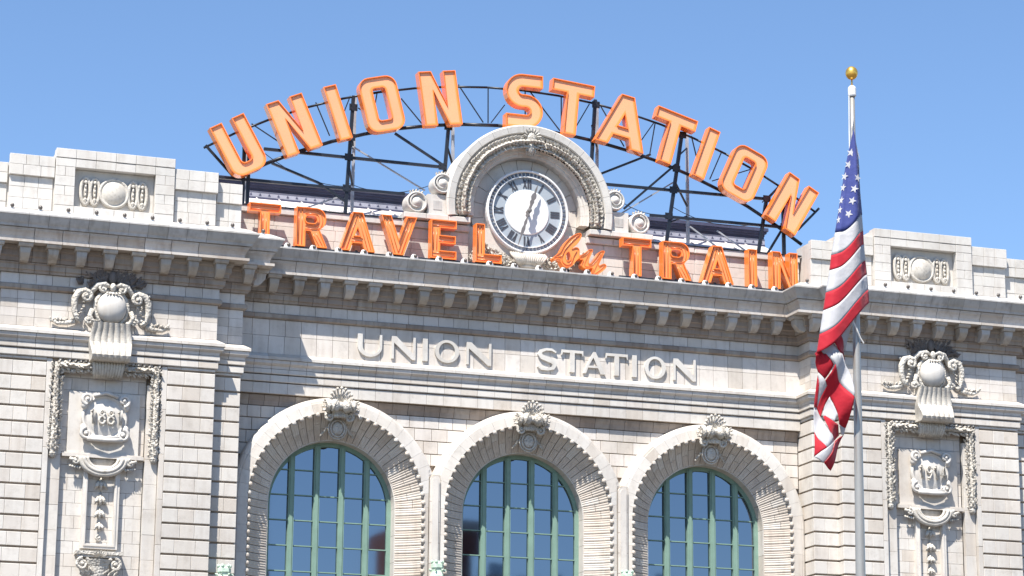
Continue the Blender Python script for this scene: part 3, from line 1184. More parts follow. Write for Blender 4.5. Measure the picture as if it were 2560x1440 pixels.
# crown ornament of the gable
m = MB()
m.ball((0, -.29, CZ + 2.30), .17, .14, .22)
m.ball((0, -.25, CZ + 2.0), .13, .14, .2)
for q in range(9):
    a = PI / 2 + (q - 4) * .36
    spike_leaf(m, (.10 * math.cos(a), -.33, CZ + 2.32 + .1 * math.sin(a)), (math.cos(a), -.35, math.sin(a)), .24, .06)
for sd in (-1, 1):
    spiral(m, sd * .25, -.29, CZ + 2.2, .12, 1.3, .045, PI / 2, -sd)
    for q in range(6):
        spike_leaf(m, (sd * (.18 + .06 * q), -.29, CZ + 2.12 - .01 * q), (sd * .8, -.5, -.5 + .2 * (q % 3)), .2, .05)
for q in range(5):
    m.tube([((q - 2) * .06, -.27, CZ + 2.02), ((q - 2) * .075, -.29, CZ + 1.9), ((q - 2) * .06, -.2, CZ + 1.78)], .03, 6)
m.build('gable_keystone', 'carved', ST)
# fluted bowl and leaf garlands below the dial
m = MB()
for q in range(15):
    x = (q - 7) * .062
    m.tube([(x * 1.25, -.02, 21.62), (x * 1.3, -.20, 21.5), (x * 1.05, -.22, 21.36), (x * .6, -.08, 21.22)], .045, 6)
m.ball((0, -.05, 21.2), .3, .12, .06)
m.build('bowl_ornament', 'smoothcarved', ST, smooth=True)
for sd in (-1, 1):
    m = MB()
    for q in range(64):
        t = random.random()
        x = sd * (.5 + 1.4 * t)
        z = 21.20 + .12 * t + random.random() * (.22 + .42 * t)
        spike_leaf(m, (x, .06, z), (random.uniform(-1, 1), -.9, random.uniform(-.6, 1)), random.uniform(.12, .24), random.uniform(.04, .07))
    for q in range(3):
        spiral(m, sd * (.75 + .42 * q), -.0, 21.42 + .10 * q, .15, 1.2, .05, PI * .5 * q, sd)
    m.build('leaf_garland', 'carved', ST)

# ------------------------------------------------------------------ keystones on the arches
for cx in (-6, 0, 6):
    ks = MB()
    ks.box(cx - .24, cx + .24, -.48, .2, 16.0, 16.42)
    ko = ks.build('keystone', 'carved', ST)
    m = MB()
    for q in range(9):
        a = PI / 2 + (q - 4) * .33
        L = .40 - .012 * abs(q - 4)
        m.tube([(cx + .08 * math.cos(a), -.50, 16.44 + .02 * math.sin(a)), (cx + L * .6 * math.cos(a), -.50, 16.44 + L * .6 * math.sin(a)), (cx + L * math.cos(a), -.60, 16.44 + L * math.sin(a))], [.025, .036, .03], 6)
        m.ball((cx + L * math.cos(a), -.62, 16.44 + L * math.sin(a)), .05, .05, .05, 8, 5)
    m.build('shell', 'carved', ko, smooth=True)
    m = MB()
    pr = [(.04, -.47), (.13, -.45), (.19, -.40), (.20, -.36), (.13, -.33), (.13, -.31), (.18, -.27), (.205, -.19), (.18, -.11), (.12, -.06), (.10, -.03), (.13, 0), (.10, .03), (.12, .06), (.18, .11), (.205, .19), (.18, .27), (.13, .31), (.13, .33), (.20, .36), (.19, .40), (.13, .45), (.04, .47)]
    m.lathe(pr, (cx, -.58, 16.30), 'X', 20)
    for sd in (-1, 1):
        for q in range(7):
            a = q * 2 * PI / 7
            spike_leaf(m, (cx + sd * .45, -.58 + .1 * math.cos(a), 16.30 + .1 * math.sin(a)), (sd * .7, math.cos(a) * .7, math.sin(a) * .7), .14, .04)
        for q in range(9):
            a = PI * .6 + q * .25
            m.tube([(cx + sd * (.11 + .02 * q), -.58 + .2 * math.cos(a), 16.30 + .2 * math.sin(a)), (cx + sd * (.16 + .02 * q), -.58 + .215 * math.cos(a + .3), 16.30 + .215 * math.sin(a + .3))], .014, 5)
    m.build('bolster', 'carved', ko, smooth=True)
    m = MB()
    m.ball((cx, -.24, 15.68), .17, .07, .20, 16, 9)
    oval(m, cx, -.25, 15.68, .21, .25, .03)
    oval(m, cx, -.20, 15.68, .27, .31, .03)
    for sd in (-1, 1):
        spiral(m, cx + sd * .30, -.44, 15.99, .14, 1.4, .05, PI / 2, -sd)
        for q in range(7):
            spike_leaf(m, (cx + sd * (.22 + .03 * q), -.10, 15.72 - .03 * q), (sd * .9, -.5, -.3 - .08 * q), .2, .045)
    for q in range(5):
        m.ball((cx + (q - 2) * .075, -.47, 16.03), .055, .05, .075, 8, 5)
    m.build('cartouche', 'carved', ko, smooth=True)

# ------------------------------------------------------------------ pavilion ornament
DIG = {'1': [[(-.05, .33), (.02, .42), (.02, -.0)]],
       '8': [[(.068 * math.cos(a), .315 + .082 * math.sin(a)) for a in [2 * PI * i / 14 for i in range(15)]], [(.085 * math.cos(a), .115 + .105 * math.sin(a)) for a in [2 * PI * i / 14 for i in range(15)]]],
       '9': [[(.08 * math.cos(a), .29 + .11 * math.sin(a)) for a in [2 * PI * i / 14 for i in range(15)]], [(.08, .28), (.075, .13), (.02, .02), (-.07, .03)]],
       '4': [[(.04, 0), (.04, .42), (-.09, .13), (.10, .13)]]}
for s in (-1, 1):
    c = s * XP
    yf = -D2
    # garland of laurel round the panel
    m = MB()
    xg, zt, zb, rg = 1.435, 16.80, 14.30, .15
    path = [(c - xg, zb), (c - xg, zt), (c + xg, zt), (c + xg, zb)]
    m.tube([(x, yf + .08, z) for x, z in path], rg * .85, 8)
    for a, b in ((0, 1), (1, 2), (3, 2)):
        p, q = Vector((path[a][0], yf + .08, path[a][1])), Vector((path[b][0], yf + .08, path[b][1]))
        d = (q - p).normalized()
        n = int((q - p).length / .075)
        for i in range(n + 1):
            for k in range(6):
                t = -PI * .95 + k * PI * .38 + (i % 2) * .2
                side = d.cross(Vector((0, 1, 0))).normalized()
                o = side * math.cos(t) * rg + Vector((0, 1, 0)) * math.sin(t) * rg
                jit = Vector((random.uniform(-.02, .02), 0, random.uniform(-.02, .02)))
                spike_leaf(m, p + (q - p) * i / n + o * .75 + jit, d * .8 + o.normalized() * .35 + side * random.uniform(-.5, .5), .15, .055, o.normalized(), .05)
    for x in (-xg, xg):
        m.ball((c + x, yf + .06, zb - .06), .12, .11, .13, 10, 6)
    m.build('laurel_garland', 'carved', ST)
    # medallion slab, disc, volutes
    block('medallion_slab', 'stone', ST, c - 1.02, c + 1.02, yf + .22, yf + .4, 14.26, 16.10, .01)
    m = MB()
    m.box(c - 1.16, c + 1.16, yf + .10, yf + .35, 14.20, 14.29)
    m.box(c - 1.10, c + 1.10, yf + .14, yf + .35, 14.29, 14.33)
    m.build('ledge', 'stone', ST)
    zm = 15.36
    m = MB()
    m.lathe([(.66, .1), (.66, -.06), (.63, -.10), (.59, -.10), (.57, -.06), (.50, -.09), (.30, -.13), (.1, -.145), (.01, -.145)], (c, yf + .18, zm), 'Y', 36)
    for sx in (-1, 1):
        for sz in (-1, 1):
            spiral(m, c + sx * .52, yf + .02, zm + sz * .50, .17, 1.4, .06, -sz * PI / 2, sx * sz)
            m.ball((c + sx * .60, yf + .08, zm + sz * .34), .10, .1, .14)
    m.tube([(c - .5, yf + .0, zm - .64), (c - .25, yf - .04, zm - .66), (c, yf - .05, zm - .67), (c + .25, yf - .04, zm - .66), (c + .5, yf + .0, zm - .64)], .065, 7)
    m.tube([(c - .45, yf + .03, zm - .56), (c, yf - .02, zm - .60), (c + .45, yf + .03, zm - .56)], .05, 7)
    m.tube([(c - .35, yf + .03, zm + .60), (c, yf + .0, zm + .70), (c + .35, yf + .03, zm + .60)], .055, 7)
    md = m.build('year_medallion', 'parapet', ST, smooth=True)
    for i, ch in enumerate('1881' if s < 0 else '1914'):
        m = MB()
        for ln in DIG[ch]:
            m.tube([(c - .35 + .255 * i + x, yf - .02, zm - .21 + z) for x, z in ln], .05 if ch == '1' else .036, 7)
        m.build('digit', 'smoothcarved', md, smooth=True)
    # swag below the ledge
    m = MB()
    th = [PI + PI * i / 18 for i in range(19)]
    for r, y, rr in ((.62, .06, .075), (.52, .02, .06), (.42, .07, .05)):
        m.tube([(c + r * math.cos(a) * 1.05, yf + y, 14.20 + r * .78 * math.sin(a)) for a in th], rr, 8)
    m.loops([ccw([(c + .5 * math.cos(a), 14.19 + .34 * math.sin(a)) for a in th])], yf + .2, yf + .33)
    for sd in (-1, 1):
        spiral(m, c + sd * .78, yf + .05, 14.08, .11, 1.2, .05, PI / 2, sd)
        m.tube([(c + sd * .72, yf + .1, 14.16), (c + sd * .84, yf + .05, 14.10), (c + sd * .95, yf + .08, 14.14)], .05, 7)
        for q in range(5):
            spike_leaf(m, (c + sd * (.62 + .07 * q), yf + .12, 13.98), (sd * .3, -.3, -1), .2 - .02 * q, .05)
    m.build('swag', 'smoothcarved', ST, smooth=True)
    # drop panel
    m = MB()
    for a, b in ((.38, .52),):
        m.loops([ccw([(c - b, 11.62), (c + b, 11.62), (c + b, 14.0), (c - b, 14.0)]), ccw([(c - a, 11.76), (c + a, 11.76), (c + a, 13.9), (c - a, 13.9)])[::-1]], yf + .16, yf + .34)
    m.loops([ccw([(c - .445, 11.69), (c + .445, 11.69), (c + .445, 13.95), (c - .445, 13.95)]), ccw([(c - .40, 11.735), (c + .40, 11.735), (c + .40, 13.92), (c - .40, 13.92)])[::-1]], yf + .135, yf + .165)
    m.build('drop_panel_frame', 'stone', ST)
    for z, k in ((13.42, 1.1), (12.98, 1.0), (12.59, .92), (12.23, .8)):
        m = MB()
        for q in (-1, 0, 1):
            m.tube([(c + q * .05 * k, yf + .27, z + .12 * k), (c + q * .10 * k, yf + .20, z + .02), (c + q * .17 * k, yf + .22, z - .10 * k - (.03 if q == 0 else 0))], [.05 * k, .06 * k, .015], 6)
        m.tube([(c, yf + .29, z + .25 * k), (c, yf + .25, z)], .035, 6)
        m.build('bellflower', 'carved', ST, smooth=True)
    m = MB()
    spiral(m, c, yf + .26, 11.93, .085, 1.4, .035, PI / 2)
    m.build('bud', 'carved', ST, smooth=True)
    # capital at the foot
    m = MB()
    m.box(c - .66, c + .66, yf - .02, yf + .35, 11.44, 11.53)
    m.box(c - .60, c + .60, yf + .02, yf + .35, 11.36, 11.44)
    m.lathe([(.30, 0), (.34, .3), (.42, .5)], (c, yf + .22, 10.80), 'Z', 16)
    for sd in (-1, 1):
        spiral(m, c + sd * .46, yf + .03, 11.17, .17, 1.5, .055, PI / 2, -sd)
        m.tube([(c + sd * .05, yf + .1, 10.85), (c + sd * .12, yf + .03, 11.15), (c + sd * .36, yf + .03, 11.34)], .045, 6)
        for q in range(10):
            spike_leaf(m, (c + sd * (.08 + .04 * q), yf + .04, 10.78 + .03 * (q % 4)), (sd * .4, -.5, .8), .24, .06)
    for q in range(8):
        a = PI / 2 + (q - 3.5) * .4
        spike_leaf(m, (c + .05 * math.cos(a), yf - .02, 11.40), (math.cos(a), -.4, math.sin(a)), .18, .06)
    m.box(c - .26, c + .26, yf + .12, yf + .35, 9.3, 10.8)
    m.build('capital', 'carved', ST, smooth=False)

    # big cartouche above the panel
    ya = yf - .12
    m = MB()
    m.ball((c, ya - .12, 18.50), .425, .27, .47, 28, 16)
    eg = m.build('cartouche_shield', 'parapet', ST, smooth=True)
    m = MB()
    oval(m, c, ya - .03, 18.50, .47, .52, .07, 30)
    for sd in (-1, 1):
        # top volutes, side S-scrolls, feet
        m.tube([(c + sd * .05, ya - .12, 19.10), (c + sd * .22, ya - .16, 19.17), (c + sd * .42, ya - .12, 19.13), (c + sd * .56, ya - .05, 18.98), (c + sd * .62, ya, 18.80)], [.05, .08, .09, .08, .06], 8)
        spiral(m, c + sd * .27, ya - .17, 19.03, .12, 1.3, .05, PI / 2, -sd)
        pts = [(.62, 18.86), (.78, 18.95), (.95, 18.90), (1.06, 18.70), (1.07, 18.40), (.99, 18.14), (.86, 18.04)]
        m.tube([(c + sd * x, ya - .07, z) for x, z in pts], [.09, .11, .11, .10, .09, .08, .07], 8)
        spiral(m, c + sd * .74, ya - .14, 18.78, .16, 1.4, .065, PI / 2, sd)
        m.tube([(c + sd * .55, ya - .1, 18.42), (c + sd * .62, ya - .12, 18.24), (c + sd * .55, ya - .12, 18.08), (c + sd * .40, ya - .1, 18.05)], .07, 8)
        spiral(m, c + sd * .66, ya - .12, 18.10, .11, 1.2, .05, 0, sd)
        m.tube([(c + sd * 1.02, ya, 18.05), (c + sd * 1.25, ya, 17.98), (c + sd * 1.5, ya + .02, 17.96), (c + sd * 1.68, ya + .02, 18.06)], [.08, .07, .06, .05], 7)
        for q in range(16):
            t = q / 15
            spike_leaf(m, (c + sd * (.98 + .72 * t), ya + .02, 17.98 + random.random() * .05), (sd * random.uniform(-.4, .8), -.4, random.uniform(.4, 1)), random.uniform(.12, .24), .05)
        for q in range(9):
            spike_leaf(m, (c + sd * (.80 + .02 * q), ya - .03, 18.65 - .06 * q), (sd * random.uniform(-.9, .2), -.6, random.uniform(-.6, .4)), .18, .05)
        m.ball((c + sd * 1.08, ya - .04, 18.93), .05)
    m.ball((c, ya - .2, 19.08), .09, .09, .13, 10, 6)
    for q in range(5):
        spike_leaf(m, (c + (q - 2) * .07, ya - .30, 18.93), ((q - 2) * .3, -.3, -.8), .14, .05)
    m.build('scroll_frame', 'carved', eg, smooth=True)
    m = MB()
    for q in range(110):
        a = PI / 2 + random.uniform(-1.5, 1.5)
        r = random.uniform(.15, .72)
        spike_leaf(m, (c + r * 1.25 * math.cos(a), yf - .08, 19.10 + r * .62 * math.sin(a)), (math.cos(a), -.5, math.sin(a) * .8 + .3), random.uniform(.18, .32), .085)
    for sd in (-1, 1):
        m.tube([(c + sd * .62, yf - .06, 19.05), (c + sd * .42, yf - .10, 19.32), (c + sd * .12, yf - .14, 19.42)], [.06, .09, .06], 7)
        spiral(m, c + sd * .2, yf - .14, 19.40, .1, 1.2, .045, PI / 2, -sd)
    m.ball((c, yf - .18, 19.40), .12, .12, .2, 12, 8)
    m.build('crest', 'soot', eg, smooth=False)
    # fluted apron hanging over the architrave
    m = MB()
    nx, nz = 56, 16
    vs = []
    for j in range(nz + 1):
        t = j / nz
        z = 18.02 - 1.10 * t
        hw = .52 + .03 * t + .07 * math.sin(PI * min(1, t * 1.05)) ** 2
        pr = .40 - .10 * math.sin(PI * .95 * min(1, t * 1.3)) + .20 * max(0, t - .5) * 2.0
        if t > .9:
            pr -= (t - .9) * 1.6
        for i in range(nx + 1):
            u = i / nx
            fl = .045 * abs(math.sin(PI * 6.5 * (u - .5) + PI / 2)) ** .6
            vs.append((c + hw * (2 * u - 1), yf - pr - fl, z))
    fs = [(j * (nx + 1) + i, j * (nx + 1) + i + 1, (j + 1) * (nx + 1) + i + 1, (j + 1) * (nx + 1) + i) for j in range(nz) for i in range(nx)]
    n0 = len(vs)
    for j in range(nz + 1):
        for i in (0, nx):
            x, y, z = vs[j * (nx + 1) + i]
            vs.append((x, yf + .1, z))
    for j in range(nz):
        fs.append((j * (nx + 1), (j + 1) * (nx + 1), n0 + 2 * j + 2, n0 + 2 * j))
        fs.append((j * (nx + 1) + nx, n0 + 2 * j + 1, n0 + 2 * j + 3, (j + 1) * (nx + 1) + nx))
    fs.append(tuple(nz * (nx + 1) + i for i in range(nx + 1)) + (n0 + 2 * nz + 1, n0 + 2 * nz))
    m.add(vs, fs)
    m.build('apron', 'smoothcarved', ST, smooth=False)
    m = MB()
    for q in range(11):
        x = (q - 5) * .085
        m.tube([(c + x, yf - .10, 16.95), (c + x * .97, yf - .16, 16.80), (c + x * .9, yf - .08, 16.62), (c + x * .85, yf + .06, 16.50)], .05, 6)
    m.box(c - .44, c + .44, yf - .06, yf + .2, 16.60, 16.95)
    m.build('apron_scroll', 'smoothcarved', ST, smooth=True)

# ------------------------------------------------------------------ clock
CK = empty('clock', 'round station clock with roman numerals set in the stone gable', 'clock', (0, .3, CZ - 1.35))


def cpart(m, name, mat, smooth=False, parent=CK):
    o = m.build(name, mat, parent, smooth)
    if parent is CK:
        o.location = -Vector(CK.location)
    return o


m = MB()
n = 64
pr = [(1.34, .36), (1.36, .1), (1.35, -.02), (1.32, -.05), (1.29, -.05), (1.27, -.02), (1.27, .05), (1.15, .05), (1.15, -.01), (1.12, -.01), (1.12, .06), (1.12, .36)]
k = len(pr)
m.add([(r * math.cos(2 * PI * i / n), y, CZ + r * math.sin(2 * PI * i / n)) for i in range(n) for r, y in pr],
      [(i * k + b, i * k + (b + 1) % k, ((i + 1) % n) * k + (b + 1) % k, ((i + 1) % n) * k + b) for i in range(n) for b in range(k)])
cpart(m, 'bezel', 'white')
m = MB()
m.lathe([(1.12, .2), (1.12, .07)], (0, 0, CZ), 'Y', 64)
cpart(m, 'dial', 'dial')
m = MB()
m.lathe([(.725, .12), (.725, .055), (.70, .04), (.01, .04)], (0, 0, CZ), 'Y', 56)
cpart(m, 'dial_centre', 'white')
for i in range(60):
    a = 2 * PI * i / 60
    m = MB()
    r0, r1 = 1.165, 1.255
    ww = .034 if i % 5 else .045
    d, t = Vector((math.cos(a), 0, math.sin(a))), Vector((-math.sin(a), 0, math.cos(a)))
    P = [Vector((0, y, CZ)) + d * r + t * q for y in (.0, .07) for r, q in ((r0, -ww * .8), (r1, -ww), (r1, ww), (r0, ww * .8))]
    m.add(P, [(0, 1, 2, 3), (7, 6, 5, 4), (0, 4, 5, 1), (1, 5, 6, 2), (2, 6, 7, 3), (3, 7, 4, 0)])
    cpart(m, 'minute_marker', 'bead')
NUM = ['XII', 'I', 'II', 'III', 'IIII', 'V', 'VI', 'VII', 'VIII', 'IX', 'X', 'XI']
WD = {'I': .075, 'V': .15, 'X': .15}
for h in range(12):
    th = PI / 2 - h * PI / 6
    d = Vector((math.cos(th), 0, math.sin(th)))       # outwards
    t = Vector((math.sin(th), 0, -math.cos(th)))      # clockwise, reading direction
    s = NUM[h]
    tot = sum(WD[c_] for c_ in s)
    x = -tot / 2
    m = MB()
    lift = .062

    def seg(x0, r0, x1, r1, wd, lf):
        a = d * r0 + t * x0 + Vector((0, lf, CZ))
        b = d * r1 + t * x1 + Vector((0, lf, CZ))
        u = (b - a).normalized()
        q = u.cross(Vector((0, 1, 0))).normalized()
        m.add([a - q * wd, a + q * wd, b + q * wd, b - q * wd] + [p + Vector((0, .02, 0)) for p in (a - q * wd, a + q * wd, b + q * wd, b - q * wd)],
              [(0, 1, 2, 3), (0, 4, 5, 1), (1, 5, 6, 2), (2, 6, 7, 3), (3, 7, 4, 0)])
    lo, hi = .775, 1.075
    for c_ in s:
        w_ = WD[c_]
        if c_ == 'I':
            seg(x + w_ / 2, lo, x + w_ / 2, hi, .027, .055)
        elif c_ == 'V':
            seg(x + .03, hi, x + w_ / 2 + .01, lo, .024, .055)
            seg(x + w_ - .03, hi, x + w_ / 2 - .005, lo + .01, .013, .052)
        else:
            seg(x + .025, hi, x + w_ - .025, lo, .024, .055)
            seg(x + w_ - .025, hi, x + .025, lo, .013, .052)
        x += w_
    cpart(m, 'numeral', 'numeral')


def hand(ang, L, name, tail, ys, wd):
    a = PI / 2 - math.radians(ang)
    d, t = Vector((math.cos(a), 0, math.sin(a))), Vector((-math.sin(a), 0, math.cos(a)))
    prof = [(-tail, .03), (-tail * .8, .07), (-tail * .5, .045), (-.06, .05), (.0, .075), (.06, .05), (.22 * L, .035), (.34 * L, .075), (.42 * L, .05), (.52 * L, .09), (.62 * L, .075), (.70 * L, .03), (.82 * L, .035), (L, .004)]
    m = MB()
    pts = [(r, q * wd) for r, q in prof] + [(r, -q * wd) for r, q in prof[::-1]]
    n = len(pts)
    vs = [Vector((0, ys, CZ)) + d * r + t * q for r, q in pts] + [Vector((0, ys + .025, CZ)) + d * r + t * q for r, q in pts]
    k = len(prof)
    fs = [(i, (i + 1) % n, n + (i + 1) % n, n + i) for i in range(n)]
    for i in range(k - 1):
        fs.append((i, i + 1, n - 2 - i, n - 1 - i))
        fs.append((n + i, n + i + 1, n + n - 2 - i, n + n - 1 - i))
    m.add(vs, fs)
    cpart(m, name, 'hand')


hand(18, .90, 'hour_hand', .22, -.16, .95)
hand(198, 1.22, 'minute_hand', .30, -.21, .65)
m = MB()
m.lathe([(.05, .05), (.05, -.2), (.07, -.21), (.06, -.25), (.02, -.26)], (0, 0, CZ), 'Y', 14)
cpart(m, 'hand_hub', 'hand')

# ------------------------------------------------------------------ channel letters
def rrect(x0, x1, z0, z1, r, n=5):
    return arc(x1 - r, z0 + r, r, -PI / 2, 0, n) + arc(x1 - r, z1 - r, r, 0, PI / 2, n) + arc(x0 + r, z1 - r, r, PI / 2, PI, n) + arc(x0 + r, z0 + r, r, PI, 1.5 * PI, n)


def letter_loops(ch, w, h, s):
    if ch == 'I':
        return [[(0, 0), (w, 0), (w, h), (0, h)]]
    if ch == 'O':
        return [rrect(0, w, 0, h, .34), rrect(s * .98, w - s * .98, s * .86, h - s * .86, .085)]
    if ch == 'U':
        r, ri = .36, .12
        return [[(0, h)] + arc(r, r, r, PI, 1.5 * PI, 6) + arc(w - r, r, r, -PI / 2, 0, 6) + [(w, h), (w - s, h)] + arc(w - s - ri, s * .86 + ri, ri, 0, -PI / 2, 4) + arc(s + ri, s * .86 + ri, ri, -PI / 2, -PI, 4) + [(s, h)]]
    if ch == 'N':
        b = h * .36
        return [[(0, 0), (s, 0), (s, h - b), (w - s, 0), (w, 0), (w, h), (w - s, h), (w - s, b), (s, h), (0, h)]]
    if ch == 'T':
        q = s * .92
        return [[(w / 2 - s / 2, 0), (w / 2 + s / 2, 0), (w / 2 + s / 2, h - q), (w, h - q), (w, h), (0, h), (0, h - q), (w / 2 - s / 2, h - q)]]
    if ch == 'A':
        t = s * 1.08
        x0 = (w - t) / 2
        mm = x0 / h
        kx = s * 1.08
        b0, b1 = h * .20, h * .20 + s * .80
        zl = (w - 2 * kx) / (2 * mm)
        out = [(0, 0), (kx, 0), (kx + b0 * mm, b0), (w - kx - b0 * mm, b0), (w - kx, 0), (w, 0), (w - x0, h), (x0, h)]
        tz = min(zl, h * .80)
        if zl <= h * .80:
            hole = [(kx + b1 * mm, b1), (w - kx - b1 * mm, b1), (w / 2, zl)]
        else:
            hole = [(kx + b1 * mm, b1), (w - kx - b1 * mm, b1), (w - kx - tz * mm, tz), (kx + tz * mm, tz)]
        return [out, hole]
    if ch == 'V':
        kx = s * 1.08
        x0 = (w - s * 1.1) / 2
        zl = h * (1 - (w - 2 * kx) / (2 * x0))
        return [[(0, h), (x0, 0), (w - x0, 0), (w, h), (w - kx, h), (w / 2, max(.1 * h, zl)), (kx, h)]]
    if ch == 'E':
        q = s * .86
        c = h / 2
        return [[(0, 0), (w, 0), (w, q), (s, q), (s, c - q / 2), (w * .97, c - q / 2), (w * .97, c + q / 2), (s, c + q / 2), (s, h - q), (w, h - q), (w, h), (0, h)]]
    if ch == 'L':
        q = s * .92
        return [[(0, 0), (w, 0), (w, q), (s, q), (s, h), (0, h)]]
    if ch == 'R':
        xb, r = w * .95, .30
        mz = h * .40
        out = [(0, 0), (s, 0), (s, mz), (w * .46, mz), (w - s * 1.12, 0), (w, 0), (w * .76, mz + .04)]
        out += arc(xb - r, mz + .06 + r, r, -PI / 3.2, 0, 4) + arc(xb - r, h - r, r, 0, PI / 2, 6) + [(0, h)]
        hole = rrect(s, xb - s * .98, mz + s * .86, h - s * .86, .10, 4)
        return [out, hole]
    if ch == 'S':
        r = (h - s) / 4
        c = [(w, h - s / 2)] + arc(s / 2 + r, h - s / 2 - r, r, PI / 2, 1.5 * PI, 12) + arc(w - s / 2 - r, s / 2 + r, r, PI / 2, -PI / 2, 12) + [(0, s / 2)]
        return [stroke(c, s)]


def channel(parent, ch, w, h, s, mats, depth, place, tubes=None, loops=None, rim=.026, rec=.07, edge=.022):
    """open-fronted channel letter: side walls, rim, recessed face"""
    lp = loops or letter_loops(ch, w, h, s)
    lp = [ccw(lp[0])] + [ccw(l)[::-1] for l in lp[1:]]
    ins = [offset(l, rim) for l in lp]
    m = MB()
    m.walls(lp, 0, depth, 1)
    for a, b in zip(lp, ins):
        m.strip(a, b, 0, 1)
    m.walls(ins, 0, rec, 1)
    band = [offset(l, edge) for l in ins]
    for a, b in zip(ins, band):
        m.strip(a, b, rec, 2)
    m.cap(band, rec, 0)
    m.cap(lp, depth, 1)
    o = m.build('letter', [mats, 'side', 'edge'], parent, fix=False)
    place(o)
    for t in tubes or []:
        q = MB()
        q.tube([(x, rec - .012, z) for x, z in t], .011, 6)
        to = q.build('neon_tube', 'tube', o, smooth=True)
    return o


# ------------------------------------------------------------------ upper sign on its arched truss
US = empty('roof_sign', 'large arched orange UNION STATION letters on a black steel truss above the roof', 'sign', (0, .85, 22.36))
C0, RB, RT = 8.45, 17.52, 18.76


def world_part(o, root):
    o.location = Vector(o.location) - Vector(root.location)


for ch, w_, deg in (('U', 1.19, 29.9), ('N', 1.21, 24.0), ('I', .42, 19.4), ('O', 1.24, 14.8), ('N', 1.23, 8.75), ('S', 1.23, 0.0), ('T', 1.43, -5.0), ('A', 1.69, -10.6), ('T', 1.43, -15.9), ('I', .42, -19.9), ('O', 1.24, -24.4), ('N', 1.21, -30.3)):
    H = 1.76
    a = math.radians(deg)

    def place(o, a=a, w_=w_):
        up_ = Vector((-math.sin(a), 0, math.cos(a)))
        x_ = Vector((math.cos(a), 0, math.sin(a)))
        base = Vector((0, .36, C0)) + up_ * 17.38 - x_ * w_ / 2
        o.rotation_euler = (0, -a, 0)
        o.location = base - Vector(US.location)
    lp = letter_loops(ch, w_, H, .42)
    o = channel(US, ch, w_, H, .42, 'face', .34, place, loops=lp, rim=.03, rec=.05, edge=.05)


def member(name, a, b, t, y=.85, y2=None, mat='steel'):
    m = MB()
    m.bar((a[0], y, a[1]), (b[0], y if y2 is None else y2, b[1]), t)
    o = m.build(name, mat, US)
    world_part(o, US)


def chord(r, t, a0, a1, n, name):
    P = [(-r * math.sin(math.radians(a0 + (a1 - a0) * i / n)), C0 + r * math.cos(math.radians(a0 + (a1 - a0) * i / n))) for i in range(n + 1)]
    for i in range(n):
        m = MB()
        m.tube([(P[i][0], .86, P[i][1]), (P[i + 1][0], .86, P[i + 1][1])], t / 2, 8)
        world_part(m.build(name, 'steel', US, smooth=True), US)


chord(RB, .115, 31.3, -33.8, 18, 'lower_chord')
chord(RT, .075, 32.6, -33.2, 18, 'upper_chord')
for a, b in [((-8.25, 24.41), (-2.55, 24.40)), ((2.92, 24.38), (8.57, 24.43)), ((-9.63, 23.37), (-3.74, 23.41)), ((4.43, 23.50), (9.08, 23.53))]:
    member('rail', a, b, .085)
for a, b in [((-5.46, 26.41), (-5.65, 22.36)), ((-2.35, 25.80), (-2.56, 22.8)), ((2.56, 27.16), (2.30, 22.8)), ((5.55, 26.29), (4.95, 22.36)), ((8.51, 24.40), (8.16, 22.36)), ((9.10, 25.02), (9.11, 22.36)), ((-8.86, 24.44), (-8.86, 22.36)), ((-8.70, 24.44), (-8.72, 22.36))]:
    member('post', a, b, .10)
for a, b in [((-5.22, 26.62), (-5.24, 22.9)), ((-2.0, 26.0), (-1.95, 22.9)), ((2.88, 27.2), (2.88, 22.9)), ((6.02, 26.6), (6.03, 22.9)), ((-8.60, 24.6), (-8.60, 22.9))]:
    member('rear_post', a, b, .09, 1.55, mat='steel_lit')
for a, b in [((-5.50, 25.5), (-5.25, 24.9)), ((-5.58, 24.3), (-5.24, 23.7)), ((-2.42, 25.2), (-1.98, 24.7)), ((2.45, 26.3), (2.88, 25.8)), ((5.45, 25.6), (6.02, 26.1)), ((5.30, 24.7), (6.02, 24.1)), ((5.05, 23.3), (6.02, 23.8))]:
    member('tie', a, b, .05, .85, 1.55)
for a, b in [((-7.99, 23.98), (-6.50, 23.50)), ((-4.10, 25.34), (-2.54, 24.48)), ((4.46, 25.53), (2.77, 24.72)), ((5.33, 25.28), (3.54, 23.63)), ((-10.06, 24.34), (-9.15, 23.42)), ((10.39, 24.29), (9.62, 23.49)), ((9.08, 23.50), (8.43, 22.45)), ((9.08, 25.02), (8.54, 24.43)), ((-6.5, 23.5), (-5.65, 23.0))]:
    member('brace', a, b, .07)
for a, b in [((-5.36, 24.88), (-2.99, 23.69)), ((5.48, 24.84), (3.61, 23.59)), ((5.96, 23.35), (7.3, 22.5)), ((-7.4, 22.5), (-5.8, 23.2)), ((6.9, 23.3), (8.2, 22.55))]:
    member('brace', a, b, .045, 1.2, mat='steel_lit')
